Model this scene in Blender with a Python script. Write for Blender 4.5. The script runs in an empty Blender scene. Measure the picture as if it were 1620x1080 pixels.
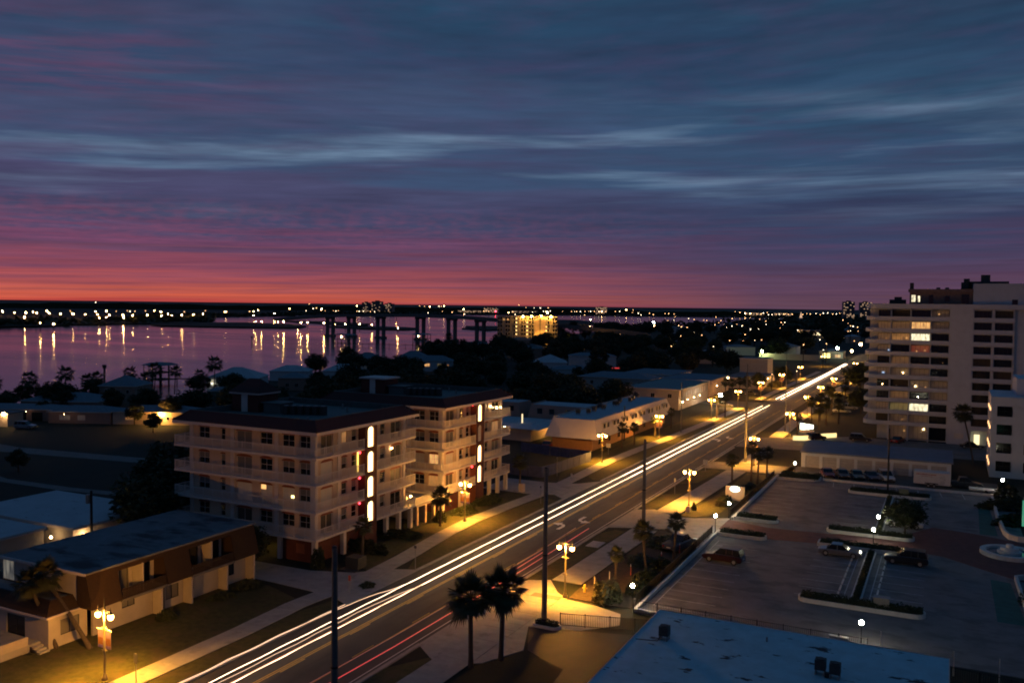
import bpy, math, random
import numpy as np
from mathutils import Vector, Matrix
random.seed(7)
RNG = np.random.RandomState(11)
R = math.radians
SC = bpy.context.scene
COL = SC.collection

# ------------------------------------------------------------------ camera
cam_d = bpy.data.cameras.new('camera'); cam = bpy.data.objects.new('camera', cam_d); COL.objects.link(cam)
SC.camera = cam
cam_d.sensor_width = 36.0; cam_d.sensor_fit = 'HORIZONTAL'
cam_d.lens = 36.0 * 1395.0 / 1620.0
cam_d.clip_start = 0.5; cam_d.clip_end = 60000
_p, _y, _r = R(2.34), R(26.5), 0.012
_f = Vector((-math.sin(_y)*math.cos(_p), math.cos(_y)*math.cos(_p), -math.sin(_p)))
_x = Vector((math.cos(_y), math.sin(_y), 0)); _u = _x.cross(_f)
_rx = _x*math.cos(_r) + _u*math.sin(_r); _ru = _u*math.cos(_r) - _x*math.sin(_r)
cam.matrix_world = Matrix(((_rx.x, _ru.x, -_f.x, 0), (_rx.y, _ru.y, -_f.y, 0), (_rx.z, _ru.z, -_f.z, 29.0), (0, 0, 0, 1)))

# ------------------------------------------------------------------ render settings
SC.render.engine = 'CYCLES'
SC.cycles.use_denoising = True
SC.cycles.use_light_tree = True
SC.cycles.max_bounces = 5; SC.cycles.diffuse_bounces = 2; SC.cycles.glossy_bounces = 3
SC.cycles.sample_clamp_indirect = 3.0
SC.cycles.pixel_filter_type = 'BLACKMAN_HARRIS'; SC.cycles.filter_width = 1.9
SC.view_settings.view_transform = 'Standard'; SC.view_settings.look = 'None'
SC.view_settings.exposure = 0.0; SC.view_settings.gamma = 1.0
SC.view_settings.use_curve_mapping = False

def lin(r, g, b):
    f = lambda c: ((c/255.0 + 0.055)/1.055)**2.4 if c > 10 else c/255.0/12.92
    return (f(r), f(g), f(b), 1.0)

# ------------------------------------------------------------------ dusk sky (the sun has set; no sun lamp)
W = bpy.data.worlds.new('World'); SC.world = W; W.use_nodes = True
nt = W.node_tree; nt.nodes.clear()
def N(tree, typ, **kw):
    n = tree.nodes.new(typ)
    for k, v in kw.items():
        if k == 'inp':
            for i, val in v.items(): n.inputs[i].default_value = val
        else: setattr(n, k, v)
    return n
def M(op, a, b=None, c=None, clamp=False):
    n = nt.nodes.new('ShaderNodeMath'); n.operation = op; n.use_clamp = clamp
    for i, q in enumerate((a, b, c)):
        if q is None: continue
        if isinstance(q, (int, float)): n.inputs[i].default_value = q
        else: nt.links.new(q, n.inputs[i])
    return n.outputs[0]
def mixc(fac, a, b, mode='MIX'):
    n = nt.nodes.new('ShaderNodeMix'); n.data_type = 'RGBA'; n.blend_type = mode
    for i, q in ((0, fac), (6, a), (7, b)):
        if isinstance(q, (int, float)): n.inputs[i].default_value = q
        elif isinstance(q, tuple): n.inputs[i].default_value = q
        else: nt.links.new(q, n.inputs[i])
    return n.outputs[2]
def ramp(fac, stops, interp='EASE'):
    n = nt.nodes.new('ShaderNodeValToRGB'); cr = n.color_ramp; cr.interpolation = interp
    while len(cr.elements) < len(stops): cr.elements.new(0.5)
    for e, (p, c) in zip(cr.elements, stops): e.position = p; e.color = c if len(c) == 4 else (*c, 1)
    nt.links.new(fac, n.inputs[0]); return n.outputs[0]
def noise(x, y, z, detail=3.0, rough=0.55, scale=1.0, dist=0.0):
    c = nt.nodes.new('ShaderNodeCombineXYZ')
    for i, q in enumerate((x, y, z)):
        if isinstance(q, (int, float)): c.inputs[i].default_value = q
        else: nt.links.new(q, c.inputs[i])
    n = nt.nodes.new('ShaderNodeTexNoise'); n.inputs['Scale'].default_value = scale
    n.inputs['Detail'].default_value = detail; n.inputs['Roughness'].default_value = rough
    n.inputs['Distortion'].default_value = dist
    nt.links.new(c.outputs[0], n.inputs['Vector']); return n.outputs[0]
tc = N(nt, 'ShaderNodeTexCoord'); sep = N(nt, 'ShaderNodeSeparateXYZ')
nt.links.new(tc.outputs['Generated'], sep.inputs[0])
sx, sy, sz = sep.outputs
az = M('ARCTAN2', sx, sy)                         # 0 = along the road, negative to the west
zz = M('MAXIMUM', sz, 0.0)
lz = M('LOGARITHM', M('ADD', zz, 0.045), 2.718)   # cloud layers crowd towards the horizon
warp = M('MULTIPLY', M('SUBTRACT', noise(M('MULTIPLY', az, 1.1), M('MULTIPLY', lz, 1.6), 3.1, 2.0), 0.5), 0.22)
tilt = M('MULTIPLY', az, -0.10)
lw = M('ADD', M('ADD', lz, tilt), warp)
n1 = noise(M('MULTIPLY', az, 2.3), M('MULTIPLY', lw, 5.0), 0.3, 4.0, 0.5)
n2 = noise(M('MULTIPLY', az, 5.5), M('MULTIPLY', lw, 14.0), 7.7, 4.0, 0.52)
n3 = noise(M('MULTIPLY', az, 2.4), M('MULTIPLY', lw, 7.0), 3.3, 4.0, 0.55)
n4 = noise(M('MULTIPLY', az, 17.0), M('MULTIPLY', lw, 42.0), 21.2, 3.0, 0.5)
amp = M('ADD', M('MULTIPLY', zz, 0.33), 0.0045)
ze = M('ADD', zz, M('MULTIPLY', amp, M('ADD', M('MULTIPLY', M('SUBTRACT', n1, 0.5), 2.3), M('MULTIPLY', M('SUBTRACT', n2, 0.5), 1.3))))
ze = M('MAXIMUM', ze, 0.0)
zs = M('POWER', ze, 0.5)                          # ramp positions are sqrt(sin elevation)
q = lambda z: math.sqrt(z)
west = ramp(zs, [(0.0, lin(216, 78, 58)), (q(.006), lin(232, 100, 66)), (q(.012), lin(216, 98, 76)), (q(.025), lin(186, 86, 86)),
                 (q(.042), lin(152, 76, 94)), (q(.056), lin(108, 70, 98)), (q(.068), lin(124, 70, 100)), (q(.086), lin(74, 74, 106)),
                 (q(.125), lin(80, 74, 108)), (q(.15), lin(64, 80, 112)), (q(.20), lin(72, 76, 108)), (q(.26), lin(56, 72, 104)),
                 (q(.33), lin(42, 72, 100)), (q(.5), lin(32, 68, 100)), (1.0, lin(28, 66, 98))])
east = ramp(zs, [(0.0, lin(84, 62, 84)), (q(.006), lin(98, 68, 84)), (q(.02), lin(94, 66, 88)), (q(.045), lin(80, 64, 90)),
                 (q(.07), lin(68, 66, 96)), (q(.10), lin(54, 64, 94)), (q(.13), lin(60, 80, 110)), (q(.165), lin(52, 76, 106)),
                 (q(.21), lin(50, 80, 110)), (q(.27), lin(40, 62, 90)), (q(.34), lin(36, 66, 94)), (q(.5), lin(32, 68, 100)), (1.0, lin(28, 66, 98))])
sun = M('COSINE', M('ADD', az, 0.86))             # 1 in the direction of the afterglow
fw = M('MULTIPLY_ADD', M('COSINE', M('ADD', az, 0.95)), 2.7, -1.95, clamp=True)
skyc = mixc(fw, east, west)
fine = noise(M('MULTIPLY', az, 6.5), M('MULTIPLY', lw, 20.0), 33.0, 4.0, 0.55)
low = ramp(zz, [(0.0, (0.35, 0.35, 0.35)), (0.02, (.8, .8, .8)), (0.08, (1, 1, 1)), (0.11, (0.1, 0.1, 0.1)), (1.0, (0, 0, 0))])
skyc = mixc(M('MULTIPLY', M('MULTIPLY_ADD', fine, 3.4, -1.45, clamp=True), M('MULTIPLY', low, 0.68)), skyc, lin(82, 62, 92))
warmst = M('MULTIPLY', M('MULTIPLY_ADD', noise(M('MULTIPLY', az, 2.0), M('MULTIPLY', lw, 30.0), 51.0, 4.0, 0.55), 4.5, -2.5, clamp=True), M('MULTIPLY', fw, M('MULTIPLY_ADD', zz, -11.0, 1.0, clamp=True)))
skyc = mixc(M('MULTIPLY', warmst, 0.5), skyc, lin(244, 122, 82))
# light streaks where the high cloud is thin
stm = M('MULTIPLY', M('MULTIPLY_ADD', n3, 5.0, -2.5, clamp=True), M('MULTIPLY_ADD', n2, 2.4, -0.6, clamp=True))
band = ramp(zz, [(0.0, (0, 0, 0)), (0.07, (0, 0, 0)), (0.15, (1, 1, 1)), (0.19, (1, 1, 1)), (0.235, (0.1, 0.1, 0.1)), (1.0, (0, 0, 0))])
skyc = mixc(M('MULTIPLY', M('MULTIPLY', stm, band), 0.8), skyc, lin(118, 144, 170))
# small rippled cloud above the red band
rip = noise(M('MULTIPLY', az, 60.0), M('MULTIPLY', lw, 34.0), 91.0, 3.0, 0.5)
rwin = M('MULTIPLY', M('MULTIPLY_ADD', zz, 60.0, -3.0, clamp=True), M('MULTIPLY_ADD', zz, -45.0, 5.2, clamp=True))
skyc = mixc(M('MULTIPLY', M('MULTIPLY', M('MULTIPLY_ADD', rip, 4.0, -1.6, clamp=True), rwin), M('MULTIPLY', fw, 0.28)), skyc, lin(148, 76, 104))
# ragged mid-level cloud, mauve against the blue
mv = M('MULTIPLY_ADD', noise(M('MULTIPLY', az, 7.5), M('MULTIPLY', lw, 11.0), 111.0, 7.0, 0.62, 1.0, 0.4), 4.2, -1.95, clamp=True)
skyc = mixc(M('MULTIPLY', mv, M('MULTIPLY', M('MULTIPLY_ADD', zz, 14.0, -1.2, clamp=True), 0.42)), skyc, lin(70, 64, 98))
# rose-tinted cloud high at the left
rose = M('MULTIPLY', M('MULTIPLY_ADD', noise(M('MULTIPLY', az, 6.0), M('MULTIPLY', lw, 16.0), 71.0, 5.0, 0.6), 4.0, -1.7, clamp=True), M('MULTIPLY', M('MULTIPLY_ADD', az, -3.6, -2.3, clamp=True), M('MULTIPLY', M('MULTIPLY_ADD', zz, 14.0, -2.1, clamp=True), M('MULTIPLY_ADD', zz, -18.0, 5.6, clamp=True))))
skyc = mixc(M('MULTIPLY', rose, 0.55), skyc, lin(112, 66, 96))
# darker streaks
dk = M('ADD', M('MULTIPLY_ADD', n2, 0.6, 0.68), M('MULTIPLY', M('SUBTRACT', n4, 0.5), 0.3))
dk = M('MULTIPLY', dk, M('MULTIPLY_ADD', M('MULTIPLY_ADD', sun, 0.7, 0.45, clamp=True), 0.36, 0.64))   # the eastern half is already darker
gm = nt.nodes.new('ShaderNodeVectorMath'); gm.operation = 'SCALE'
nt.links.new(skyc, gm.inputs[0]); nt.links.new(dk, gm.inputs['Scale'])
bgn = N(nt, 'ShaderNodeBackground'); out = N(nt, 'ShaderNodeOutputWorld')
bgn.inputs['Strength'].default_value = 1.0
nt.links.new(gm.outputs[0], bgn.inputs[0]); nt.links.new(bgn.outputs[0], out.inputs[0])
W.cycles.sampling_method = 'MANUAL'; W.cycles.sample_map_resolution = 512

# ------------------------------------------------------------------ materials
MATS = {}
def mat(name, c, rough=0.8, amount=0.25, scale=1.5, bump=0.0, bscale=None, metal=0.0, spec=0.5, coat=0.0, stain=None, stretch=None):
    if name in MATS: return MATS[name]
    m = bpy.data.materials.new(name); m.use_nodes = True; t = m.node_tree; b = t.nodes['Principled BSDF']
    b.inputs['Roughness'].default_value = rough; b.inputs['Metallic'].default_value = metal
    b.inputs['Specular IOR Level'].default_value = spec; b.inputs['Coat Weight'].default_value = coat
    g = t.nodes.new('ShaderNodeNewGeometry'); vec = g.outputs['Position']
    if stretch:
        mp = t.nodes.new('ShaderNodeMapping'); mp.inputs['Scale'].default_value = stretch
        t.links.new(vec, mp.inputs[0]); vec = mp.outputs[0]
    n = t.nodes.new('ShaderNodeTexNoise'); n.inputs['Scale'].default_value = scale; n.inputs['Detail'].default_value = 6; n.inputs['Roughness'].default_value = 0.62
    t.links.new(vec, n.inputs['Vector'])
    r = t.nodes.new('ShaderNodeValToRGB'); lo, hi = 1-amount, 1+amount
    r.color_ramp.elements[0].position = 0.3; r.color_ramp.elements[1].position = 0.7
    r.color_ramp.elements[0].color = (*[min(1, k*lo) for k in c], 1); r.color_ramp.elements[1].color = (*[min(1, k*hi) for k in c], 1)
    t.links.new(n.outputs[0], r.inputs[0]); colr = r.outputs[0]
    if stain:   # (colour, scale, threshold, softness)
        n2 = t.nodes.new('ShaderNodeTexNoise'); n2.inputs['Scale'].default_value = stain[1]; n2.inputs['Detail'].default_value = 7; n2.inputs['Roughness'].default_value = 0.6
        mp2 = t.nodes.new('ShaderNodeMapping'); mp2.inputs['Scale'].default_value = stain[4] if len(stain) > 4 else (1, 1, 1); mp2.inputs['Location'].default_value = (3.3, 8.1, 0)
        t.links.new(g.outputs['Position'], mp2.inputs[0]); t.links.new(mp2.outputs[0], n2.inputs['Vector'])
        r2 = t.nodes.new('ShaderNodeValToRGB'); r2.color_ramp.elements[0].position = stain[2]; r2.color_ramp.elements[1].position = stain[2]+stain[3]
        t.links.new(n2.outputs[0], r2.inputs[0])
        mx = t.nodes.new('ShaderNodeMix'); mx.data_type = 'RGBA'; t.links.new(r2.outputs[0], mx.inputs[0]); t.links.new(colr, mx.inputs[6]); mx.inputs[7].default_value = (*stain[0], 1)
        colr = mx.outputs[2]
    t.links.new(colr, b.inputs['Base Color'])
    if bump:
        nb = t.nodes.new('ShaderNodeTexNoise'); nb.inputs['Scale'].default_value = bscale or scale*8; nb.inputs['Detail'].default_value = 4
        t.links.new(vec, nb.inputs['Vector']); bp = t.nodes.new('ShaderNodeBump'); bp.inputs['Strength'].default_value = bump; bp.inputs['Distance'].default_value = 0.05
        t.links.new(nb.outputs[0], bp.inputs['Height']); t.links.new(bp.outputs[0], b.inputs['Normal'])
    MATS[name] = m; return m
def emit(name, c, s, base=None):
    if name in MATS: return MATS[name]
    m = bpy.data.materials.new(name); m.use_nodes = True; b = m.node_tree.nodes['Principled BSDF']
    b.inputs['Base Color'].default_value = (*(base or (0.5, 0.5, 0.5)), 1)
    b.inputs['Emission Color'].default_value = (*c, 1); b.inputs['Emission Strength'].default_value = s
    MATS[name] = m; return m
def curtain(name, c, s):     # a lit room behind a curtain: uneven glow across the pane
    m = emit(name, c, s); t = m.node_tree; b = t.nodes['Principled BSDF']
    g = t.nodes.new('ShaderNodeNewGeometry'); mp = t.nodes.new('ShaderNodeMapping'); mp.inputs['Scale'].default_value = (3.1, 3.1, 0.7)
    n = t.nodes.new('ShaderNodeTexNoise'); n.inputs['Scale'].default_value = 1.3; n.inputs['Detail'].default_value = 3
    r = t.nodes.new('ShaderNodeMath'); r.operation = 'MULTIPLY_ADD'; r.inputs[1].default_value = 3.0*s; r.inputs[2].default_value = -0.85*s; r.use_clamp = False
    r2 = t.nodes.new('ShaderNodeMath'); r2.operation = 'MAXIMUM'; r2.inputs[1].default_value = 0.15*s
    t.links.new(g.outputs['Position'], mp.inputs[0]); t.links.new(mp.outputs[0], n.inputs['Vector']); t.links.new(n.outputs[0], r.inputs[0])
    t.links.new(r.outputs[0], r2.inputs[0]); t.links.new(r2.outputs[0], b.inputs['Emission Strength']); return m

ASPH = mat('asphalt', (.075, .07, .066), .72, .22, .25, .25, 30, stain=((.05, .048, .046), .9, .52, .12, (1, .06, 1)))
LOTA = mat('parking_asphalt', (.19, .18, .18), .85, .16, .5, .2, 25, stain=((.125, .12, .12), .5, .5, .12, (.6, 1.0, 1)))
CONC = mat('concrete', (.34, .325, .31), .85, .14, .8, .2, 20, stain=((.24, .23, .22), .6, .56, .12))
CONCD = mat('old_concrete', (.16, .15, .145), .85, .2, .5, .2, 20)
KERB = mat('painted_kerb', (.62, .61, .58), .7, .12, 2)
GRASS = mat('turf', (.05, .05, .013), .95, .45, 1.6, .6, 18, stain=((.07, .055, .025), .5, .5, .15))
DIRT = mat('mulch', (.06, .04, .025), .95, .4, 2, .6, 14)
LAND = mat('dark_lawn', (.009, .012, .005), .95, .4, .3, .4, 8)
YEL = mat('yellow_paint', (.55, .36, .06), .6, .25, 3)
WHT = mat('white_paint', (.7, .7, .68), .6, .2, 3)
BRKRED = mat('red_pavers', (.13, .045, .04), .8, .25, 1.2, .3, 10)
TEALP = mat('teal_paint', (.03, .12, .10), .8, .25, 1)
CREAM = mat('cream_stucco', (.56, .43, .34), .85, .06, 1.2, .15, 25)
TRIM = mat('white_trim', (.64, .57, .54), .7, .06, 1.5)
REDST = mat('terracotta_stucco', (.11, .032, .024), .85, .12, 1.5, .15, 20)
ARCHM = mat('arch_trim', (.24, .075, .045), .8, .1, 3)
TILE = mat('red_roof_tile', (.05, .011, .01), .8, .3, 2.5, .6, 9, stretch=(1, 1, 4))
MEMB = mat('roof_membrane', (.09, .12, .12), .75, .15, .6, .1, 6)
ROOFW = mat('pale_roof', (.42, .46, .5), .75, .10, .5, .15, 8, stain=((.03, .035, .045), 1.15, .645, .03, (.42, 1.9, 1)))
ROOFB = mat('weathered_flat_roof', (.135, .155, .175), .8, .2, .5, .15, 8, stain=((.022, .028, .036), .34, .5, .12, (.5, 1, 1)))
ROOFG = mat('shingle_roof', (.16, .20, .24), .85, .2, 1.5, .3, 10)
ROOFT = mat('teal_metal_roof', (.10, .19, .19), .6, .12, .5)
SHING = mat('brown_shake', (.036, .017, .008), .9, .3, 3.0, .7, 14, stretch=(1, 1, 4))
STUCW = mat('white_stucco', (.46, .41, .36), .85, .08, 1.0, .12, 25)
STUCG = mat('grey_white_stucco', (.54, .57, .62), .85, .05, .8, .1, 20, stain=((.46, .49, .53), .5, .55, .2))
PINKW = mat('pink_stucco', (.36, .22, .18), .85, .08, 1)
BRICK = mat('tan_brick', (.30, .16, .09), .85, .15, 3, .2, 20)
DARKM = mat('dark_metal', (.03, .03, .032), .5, .2, 4, metal=.6)
GREYM = mat('painted_steel', (.25, .25, .25), .5, .15, 3, metal=.3)
BOXD = mat('dark_unit', (.035, .04, .04), .6, .2, 4)
POLEM = mat('concrete_pole', (.12, .12, .12), .8, .15, 3)
LAMPP = mat('lamp_post_paint', (.26, .22, .15), .5, .1, 4, metal=.3)
WOOD = mat('dock_wood', (.06, .05, .045), .9, .2, 3)
GLASS = mat('dark_glass', (.012, .013, .016), .12, .1, 2, spec=.7)
BLIND = mat('window_blind', (.17, .16, .15), .55, .12, 5, stretch=(.1, .1, 14))
DRAPE = mat('drawn_drape', (.07, .058, .045), .6, .3, 4, stretch=(6, 6, .2))
BARK = mat('bark', (.07, .052, .04), .95, .3, 5, .6, 20)
PALMT = mat('palm_bark', (.085, .066, .05), .95, .3, 5, .7, 18, stretch=(1, 1, 3))
LEAF = mat('leaf', (.028, .04, .012), .7, .5, .9)
LEAF2 = mat('leaf_olive', (.05, .05, .018), .7, .5, .9)
FROND = mat('palm_frond', (.04, .045, .016), .6, .4, 2)
HEDGE = mat('hedge_leaf', (.03, .04, .014), .8, .4, 2)
HLAMP = emit('bright_amber_lamp', (1.0, .48, .09), 420)
LGLOBE = emit('sodium_globe', (1.0, .50, .13), 45, (.8, .7, .5))
WGLOBE = emit('white_globe', (1.0, .93, .66), 150, (.8, .8, .8))
WATERM = None

# ------------------------------------------------------------------ mesh helpers
ORG = {}
class MB:
    def __init__(s): s.v = []; s.f = []
    def poly(s, pts):
        n = len(s.v); s.v += [tuple(p) for p in pts]; s.f.append(tuple(range(n, n+len(pts)))); return s
    def box(s, x0, y0, z0, x1, y1, z1):
        if x1 < x0: x0, x1 = x1, x0
        if y1 < y0: y0, y1 = y1, y0
        n = len(s.v); s.v += [(x0,y0,z0),(x1,y0,z0),(x1,y1,z0),(x0,y1,z0),(x0,y0,z1),(x1,y0,z1),(x1,y1,z1),(x0,y1,z1)]
        s.f += [tuple(n+i for i in f) for f in ((0,3,2,1),(4,5,6,7),(0,1,5,4),(1,2,6,5),(2,3,7,6),(3,0,4,7))]; return s
    def prism(s, pts, z0, z1, inset=0.0):
        k = len(pts); n = len(s.v); a = sum(pts[i][0]*pts[(i+1) % k][1]-pts[(i+1) % k][0]*pts[i][1] for i in range(k))
        if a < 0: pts = pts[::-1]
        cx = sum(p[0] for p in pts)/k; cy = sum(p[1] for p in pts)/k
        top = pts
        if inset: top = [(p[0]+(cx-p[0])*inset, p[1]+(cy-p[1])*inset) for p in pts]
        s.v += [(p[0], p[1], z0) for p in pts]+[(p[0], p[1], z1) for p in top]
        s.f.append(tuple(n+i for i in range(k))[::-1]); s.f.append(tuple(n+k+i for i in range(k)))
        for i in range(k):
            j = (i+1) % k; s.f.append((n+i, n+j, n+k+j, n+k+i))
        return s
    def frus(s, b, t):     # two equal rings of 3D points joined, capped
        k = len(b); n = len(s.v); s.v += [tuple(p) for p in b]+[tuple(p) for p in t]
        s.f.append(tuple(n+i for i in range(k))[::-1]); s.f.append(tuple(n+k+i for i in range(k)))
        for i in range(k):
            j = (i+1) % k; s.f.append((n+i, n+j, n+k+j, n+k+i))
        return s
    def cyl(s, p0, p1, r0, r1=None, n=8):
        r1 = r0 if r1 is None else r1; p0 = Vector(p0); p1 = Vector(p1); d = (p1-p0)
        if d.length < 1e-6: return s
        d.normalize(); a = Vector((1, 0, 0)) if abs(d.x) < .9 else Vector((0, 1, 0)); u = d.cross(a).normalized(); w = d.cross(u)
        ring = lambda c, r: [c+u*math.cos(2*math.pi*i/n)*r+w*math.sin(2*math.pi*i/n)*r for i in range(n)]
        return s.frus(ring(p0, r0), ring(p1, r1))
    def sphere(s, c, r, n=10, m=6, sz=1.0):
        b = len(s.v); s.v.append((c[0], c[1], c[2]-r*sz))
        for j in range(1, m):
            ph = -math.pi/2+math.pi*j/m
            for i in range(n):
                th = 2*math.pi*i/n; s.v.append((c[0]+r*math.cos(ph)*math.cos(th), c[1]+r*math.cos(ph)*math.sin(th), c[2]+r*sz*math.sin(ph)))
        s.v.append((c[0], c[1], c[2]+r*sz)); top = len(s.v)-1
        for i in range(n):
            k = (i+1) % n; s.f.append((b, b+1+k, b+1+i)); s.f.append((top, b+1+(m-2)*n+i, b+1+(m-2)*n+k))
        for j in range(m-2):
            for i in range(n):
                k = (i+1) % n; o = b+1+j*n; s.f.append((o+i, o+k, o+n+k, o+n+i))
        return s
    def mesh(s, name, m, o=(0, 0, 0), smooth=False):
        me = bpy.data.meshes.new(name); v = s.v
        if o != (0, 0, 0): v = [(p[0]-o[0], p[1]-o[1], p[2]-o[2]) for p in v]
        me.from_pydata([tuple(p) for p in v], [], s.f)
        if m: me.materials.append(m)
        if smooth: me.polygons.foreach_set('use_smooth', [True]*len(me.polygons))
        me.update(); return me
    def build(s, name, m, parent=None, smooth=False, loc=None):
        o = ORG.get(parent.name, (0, 0, 0)) if parent else (loc or (0, 0, 0))
        ob = bpy.data.objects.new(name, s.mesh(name, m, o, smooth)); COL.objects.link(ob)
        if parent: ob.parent = parent; ORG[ob.name] = o
        else: ob.location = o; ORG[ob.name] = o
        return ob
def tag(o, label=None, cat=None, group=None, kind=None):
    if label: o['label'] = label
    if cat: o['category'] = cat
    if group: o['group'] = group
    if kind: o['kind'] = kind
    return o
def root(name, loc, label, cat, group=None, rot=0.0):
    o = bpy.data.objects.new(name, None); COL.objects.link(o); o.location = loc; o.rotation_euler = (0, 0, rot); o.empty_display_size = .5
    ORG[o.name] = tuple(loc); return tag(o, label, cat, group)
def lroot(name, label, cat, group=None):          # thing modelled about the origin, placed afterwards
    return root(name, (0, 0, 0), label, cat, group)
def place(o, x, y, z=0.0, rot=0.0, s=1.0):
    o.location = (x, y, z); o.rotation_euler = (0, 0, rot)
    if s != 1.0: o.scale = (s, s, s)
    return o
KIDS = {}
def kids(o):
    return [c for c in bpy.data.objects if c.parent == o]
def copy_tree(o, parent=None, cache=None):
    cache = cache if cache is not None else KIDS
    if o.name not in cache: cache[o.name] = [c.name for c in kids(o)]
    c = o.copy(); COL.objects.link(c)
    if parent is not None: c.parent = parent
    for ch in cache[o.name]: copy_tree(bpy.data.objects[ch], c, cache)
    return c
def inst(name, me, parent, loc=(0, 0, 0), rot=0.0, scale=None):   # shared-mesh part; loc in world coordinates
    ob = bpy.data.objects.new(name, me); COL.objects.link(ob)
    o = ORG.get(parent.name, (0, 0, 0)); ob.parent = parent
    ob.location = (loc[0]-o[0], loc[1]-o[1], loc[2]-o[2]); ob.rotation_euler = (0, 0, rot)
    if scale: ob.scale = scale
    ORG[ob.name] = tuple(loc); return ob
def struct(name, mb, m): return tag(mb.build(name, m), kind='structure')
# ------------------------------------------------------------------ the setting: land, river, road, pavements
def pj(pts, jit=0, step=8, amp=.5):
    return pts
SHORE = [(-190, -200), (-205, 60), (-232, 150), (-224, 165), (-205, 170), (-214, 215), (-232, 262), (-246, 330), (-268, 400), (-292, 480),
         (-312, 580), (-345, 780), (-380, 1080), (-335, 1480), (-345, 2150), (-400, 3700), (-300, 7000)]
mb = MB(); land = SHORE + [(900, 7000), (900, -200)]
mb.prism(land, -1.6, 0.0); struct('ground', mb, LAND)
# river
wm = bpy.data.materials.new('river_water'); wm.use_nodes = True; t = wm.node_tree; b = t.nodes['Principled BSDF']
b.inputs['Base Color'].default_value = (.012, .014, .02, 1); b.inputs['IOR'].default_value = 1.7
g = t.nodes.new('ShaderNodeNewGeometry'); mp = t.nodes.new('ShaderNodeMapping'); mp.inputs['Rotation'].default_value = (0, 0, R(32)); mp.inputs['Scale'].default_value = (.0045, .016, 1)
n = t.nodes.new('ShaderNodeTexNoise'); n.inputs['Scale'].default_value = 1.0; n.inputs['Detail'].default_value = 5; r_ = t.nodes.new('ShaderNodeMapRange')
r_.inputs[1].default_value = .35; r_.inputs[2].default_value = .65; r_.inputs[3].default_value = .10; r_.inputs[4].default_value = .18
t.links.new(g.outputs['Position'], mp.inputs[0]); t.links.new(mp.outputs[0], n.inputs['Vector']); t.links.new(n.outputs[0], r_.inputs[0]); t.links.new(r_.outputs[0], b.inputs['Roughness'])
nb = t.nodes.new('ShaderNodeTexNoise'); nb.inputs['Scale'].default_value = .35; nb.inputs['Detail'].default_value = 3; bp = t.nodes.new('ShaderNodeBump'); bp.inputs['Strength'].default_value = .004; bp.inputs['Distance'].default_value = .3
t.links.new(g.outputs['Position'], nb.inputs['Vector']); t.links.new(nb.outputs[0], bp.inputs['Height']); t.links.new(bp.outputs[0], b.inputs['Normal'])
mb = MB(); mb.poly([(-30000, -4000, -1.2), (30000, -4000, -1.2), (30000, 45000, -1.2), (-30000, 45000, -1.2)])
struct('river', mb, wm)
# mainland beyond the river, and the marsh islands in it
def rough(pts, amp, step, seed):
    rn = random.Random(seed); o = []
    for i in range(len(pts)-1):
        a, c = pts[i], pts[i+1]; L = math.dist(a, c); k = max(1, int(L/step))
        for j in range(k):
            q_ = j/k; o.append((a[0]+(c[0]-a[0])*q_+rn.uniform(-amp, amp), a[1]+(c[1]-a[1])*q_+rn.uniform(-amp, amp)))
    o.append(pts[-1]); return o
FSH = [(-1500, -300), (-1050, 300), (-905, 520), (-900, 640), (-950, 780), (-905, 860), (-960, 930), (-1120, 960), (-1250, 1080), (-1330, 1500), (-1500, 1900), (-1350, 2230),
       (-1230, 2450), (-1090, 2600), (-760, 2680), (-520, 2950), (-330, 3350), (-300, 4200)]
fs = rough(FSH, 14, 60, 3)
mb = MB(); mb.prism(fs+[(-300, 7100), (9000, 7600), (30000, 30000), (0, 55000), (-55000, 50000), (-55000, -9000), (-1500, -9000)], -1.7, .6); struct('mainland', mb, LAND)
for i, (pts, s_) in enumerate((([(-690, 800), (-760, 770), (-850, 760), (-905, 790), (-960, 905), (-900, 960), (-800, 930), (-730, 880)], 5),
                               ([(-700, 960), (-800, 1000), (-900, 1060), (-980, 1120), (-880, 1130), (-760, 1050)], 6),
                               ([(-560, 860), (-620, 850), (-700, 900), (-650, 940), (-590, 920)], 7),
                               ([(-480, 900), (-540, 960), (-600, 1060), (-560, 1080), (-490, 1000)], 8),
                               ([(-505, 1250), (-640, 1400), (-760, 1700), (-700, 1720), (-560, 1480)], 9))):
    mb = MB(); mb.prism(rough(pts+[pts[0]], 8, 30, s_)[:-1], -1.7, .2); struct('marsh_island', mb, LAND)

# Road, lane lines, kerbs
XW, XE = -51.3, -40.0
def rx(x, y): return x - (0 if y < 420 else (y-420)**2*0.00006)       # the far end bends slightly west
ys = [18]+list(range(40, 640, 20))
mb = MB()
for a, c in zip(ys, ys[1:]): mb.poly([(rx(XW, a), a, .02), (rx(XE, a), a, .02), (rx(XE, c), c, .02), (rx(XW, c), c, .02)])
struct('road', mb, ASPH)
mb = MB(); mb.poly([(-62, 262, .016), (XW, 262, .016), (XW, 277, .016), (-120, 277, .016), (-120, 270, .016), (-70, 266, .016)]); struct('side_street', mb, ASPH)
mb = MB(); mb.poly([(XE, 186, .016), (-24, 188, .016), (-10, 192, .016), (30, 195, .016), (30, 213.7, .016), (-20, 213.7, .016), (XE, 200, .016)]); struct('tower_drive', mb, LOTA)
mb = MB()
for (x0, x1) in ((-46.96, -46.84), (-46.72, -46.6), (-43.02, -42.90)): mb.poly([(x0, 20, .026), (x1, 20, .026), (x1, 258, .026), (x0, 258, .026)])
for (x0, x1) in ((-46.96, -46.84), (-42.90, -42.78)): mb.poly([(x0, 284, .026), (x1, 284, .026), (x1, 420, .026), (x0, 420, .026)])
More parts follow.
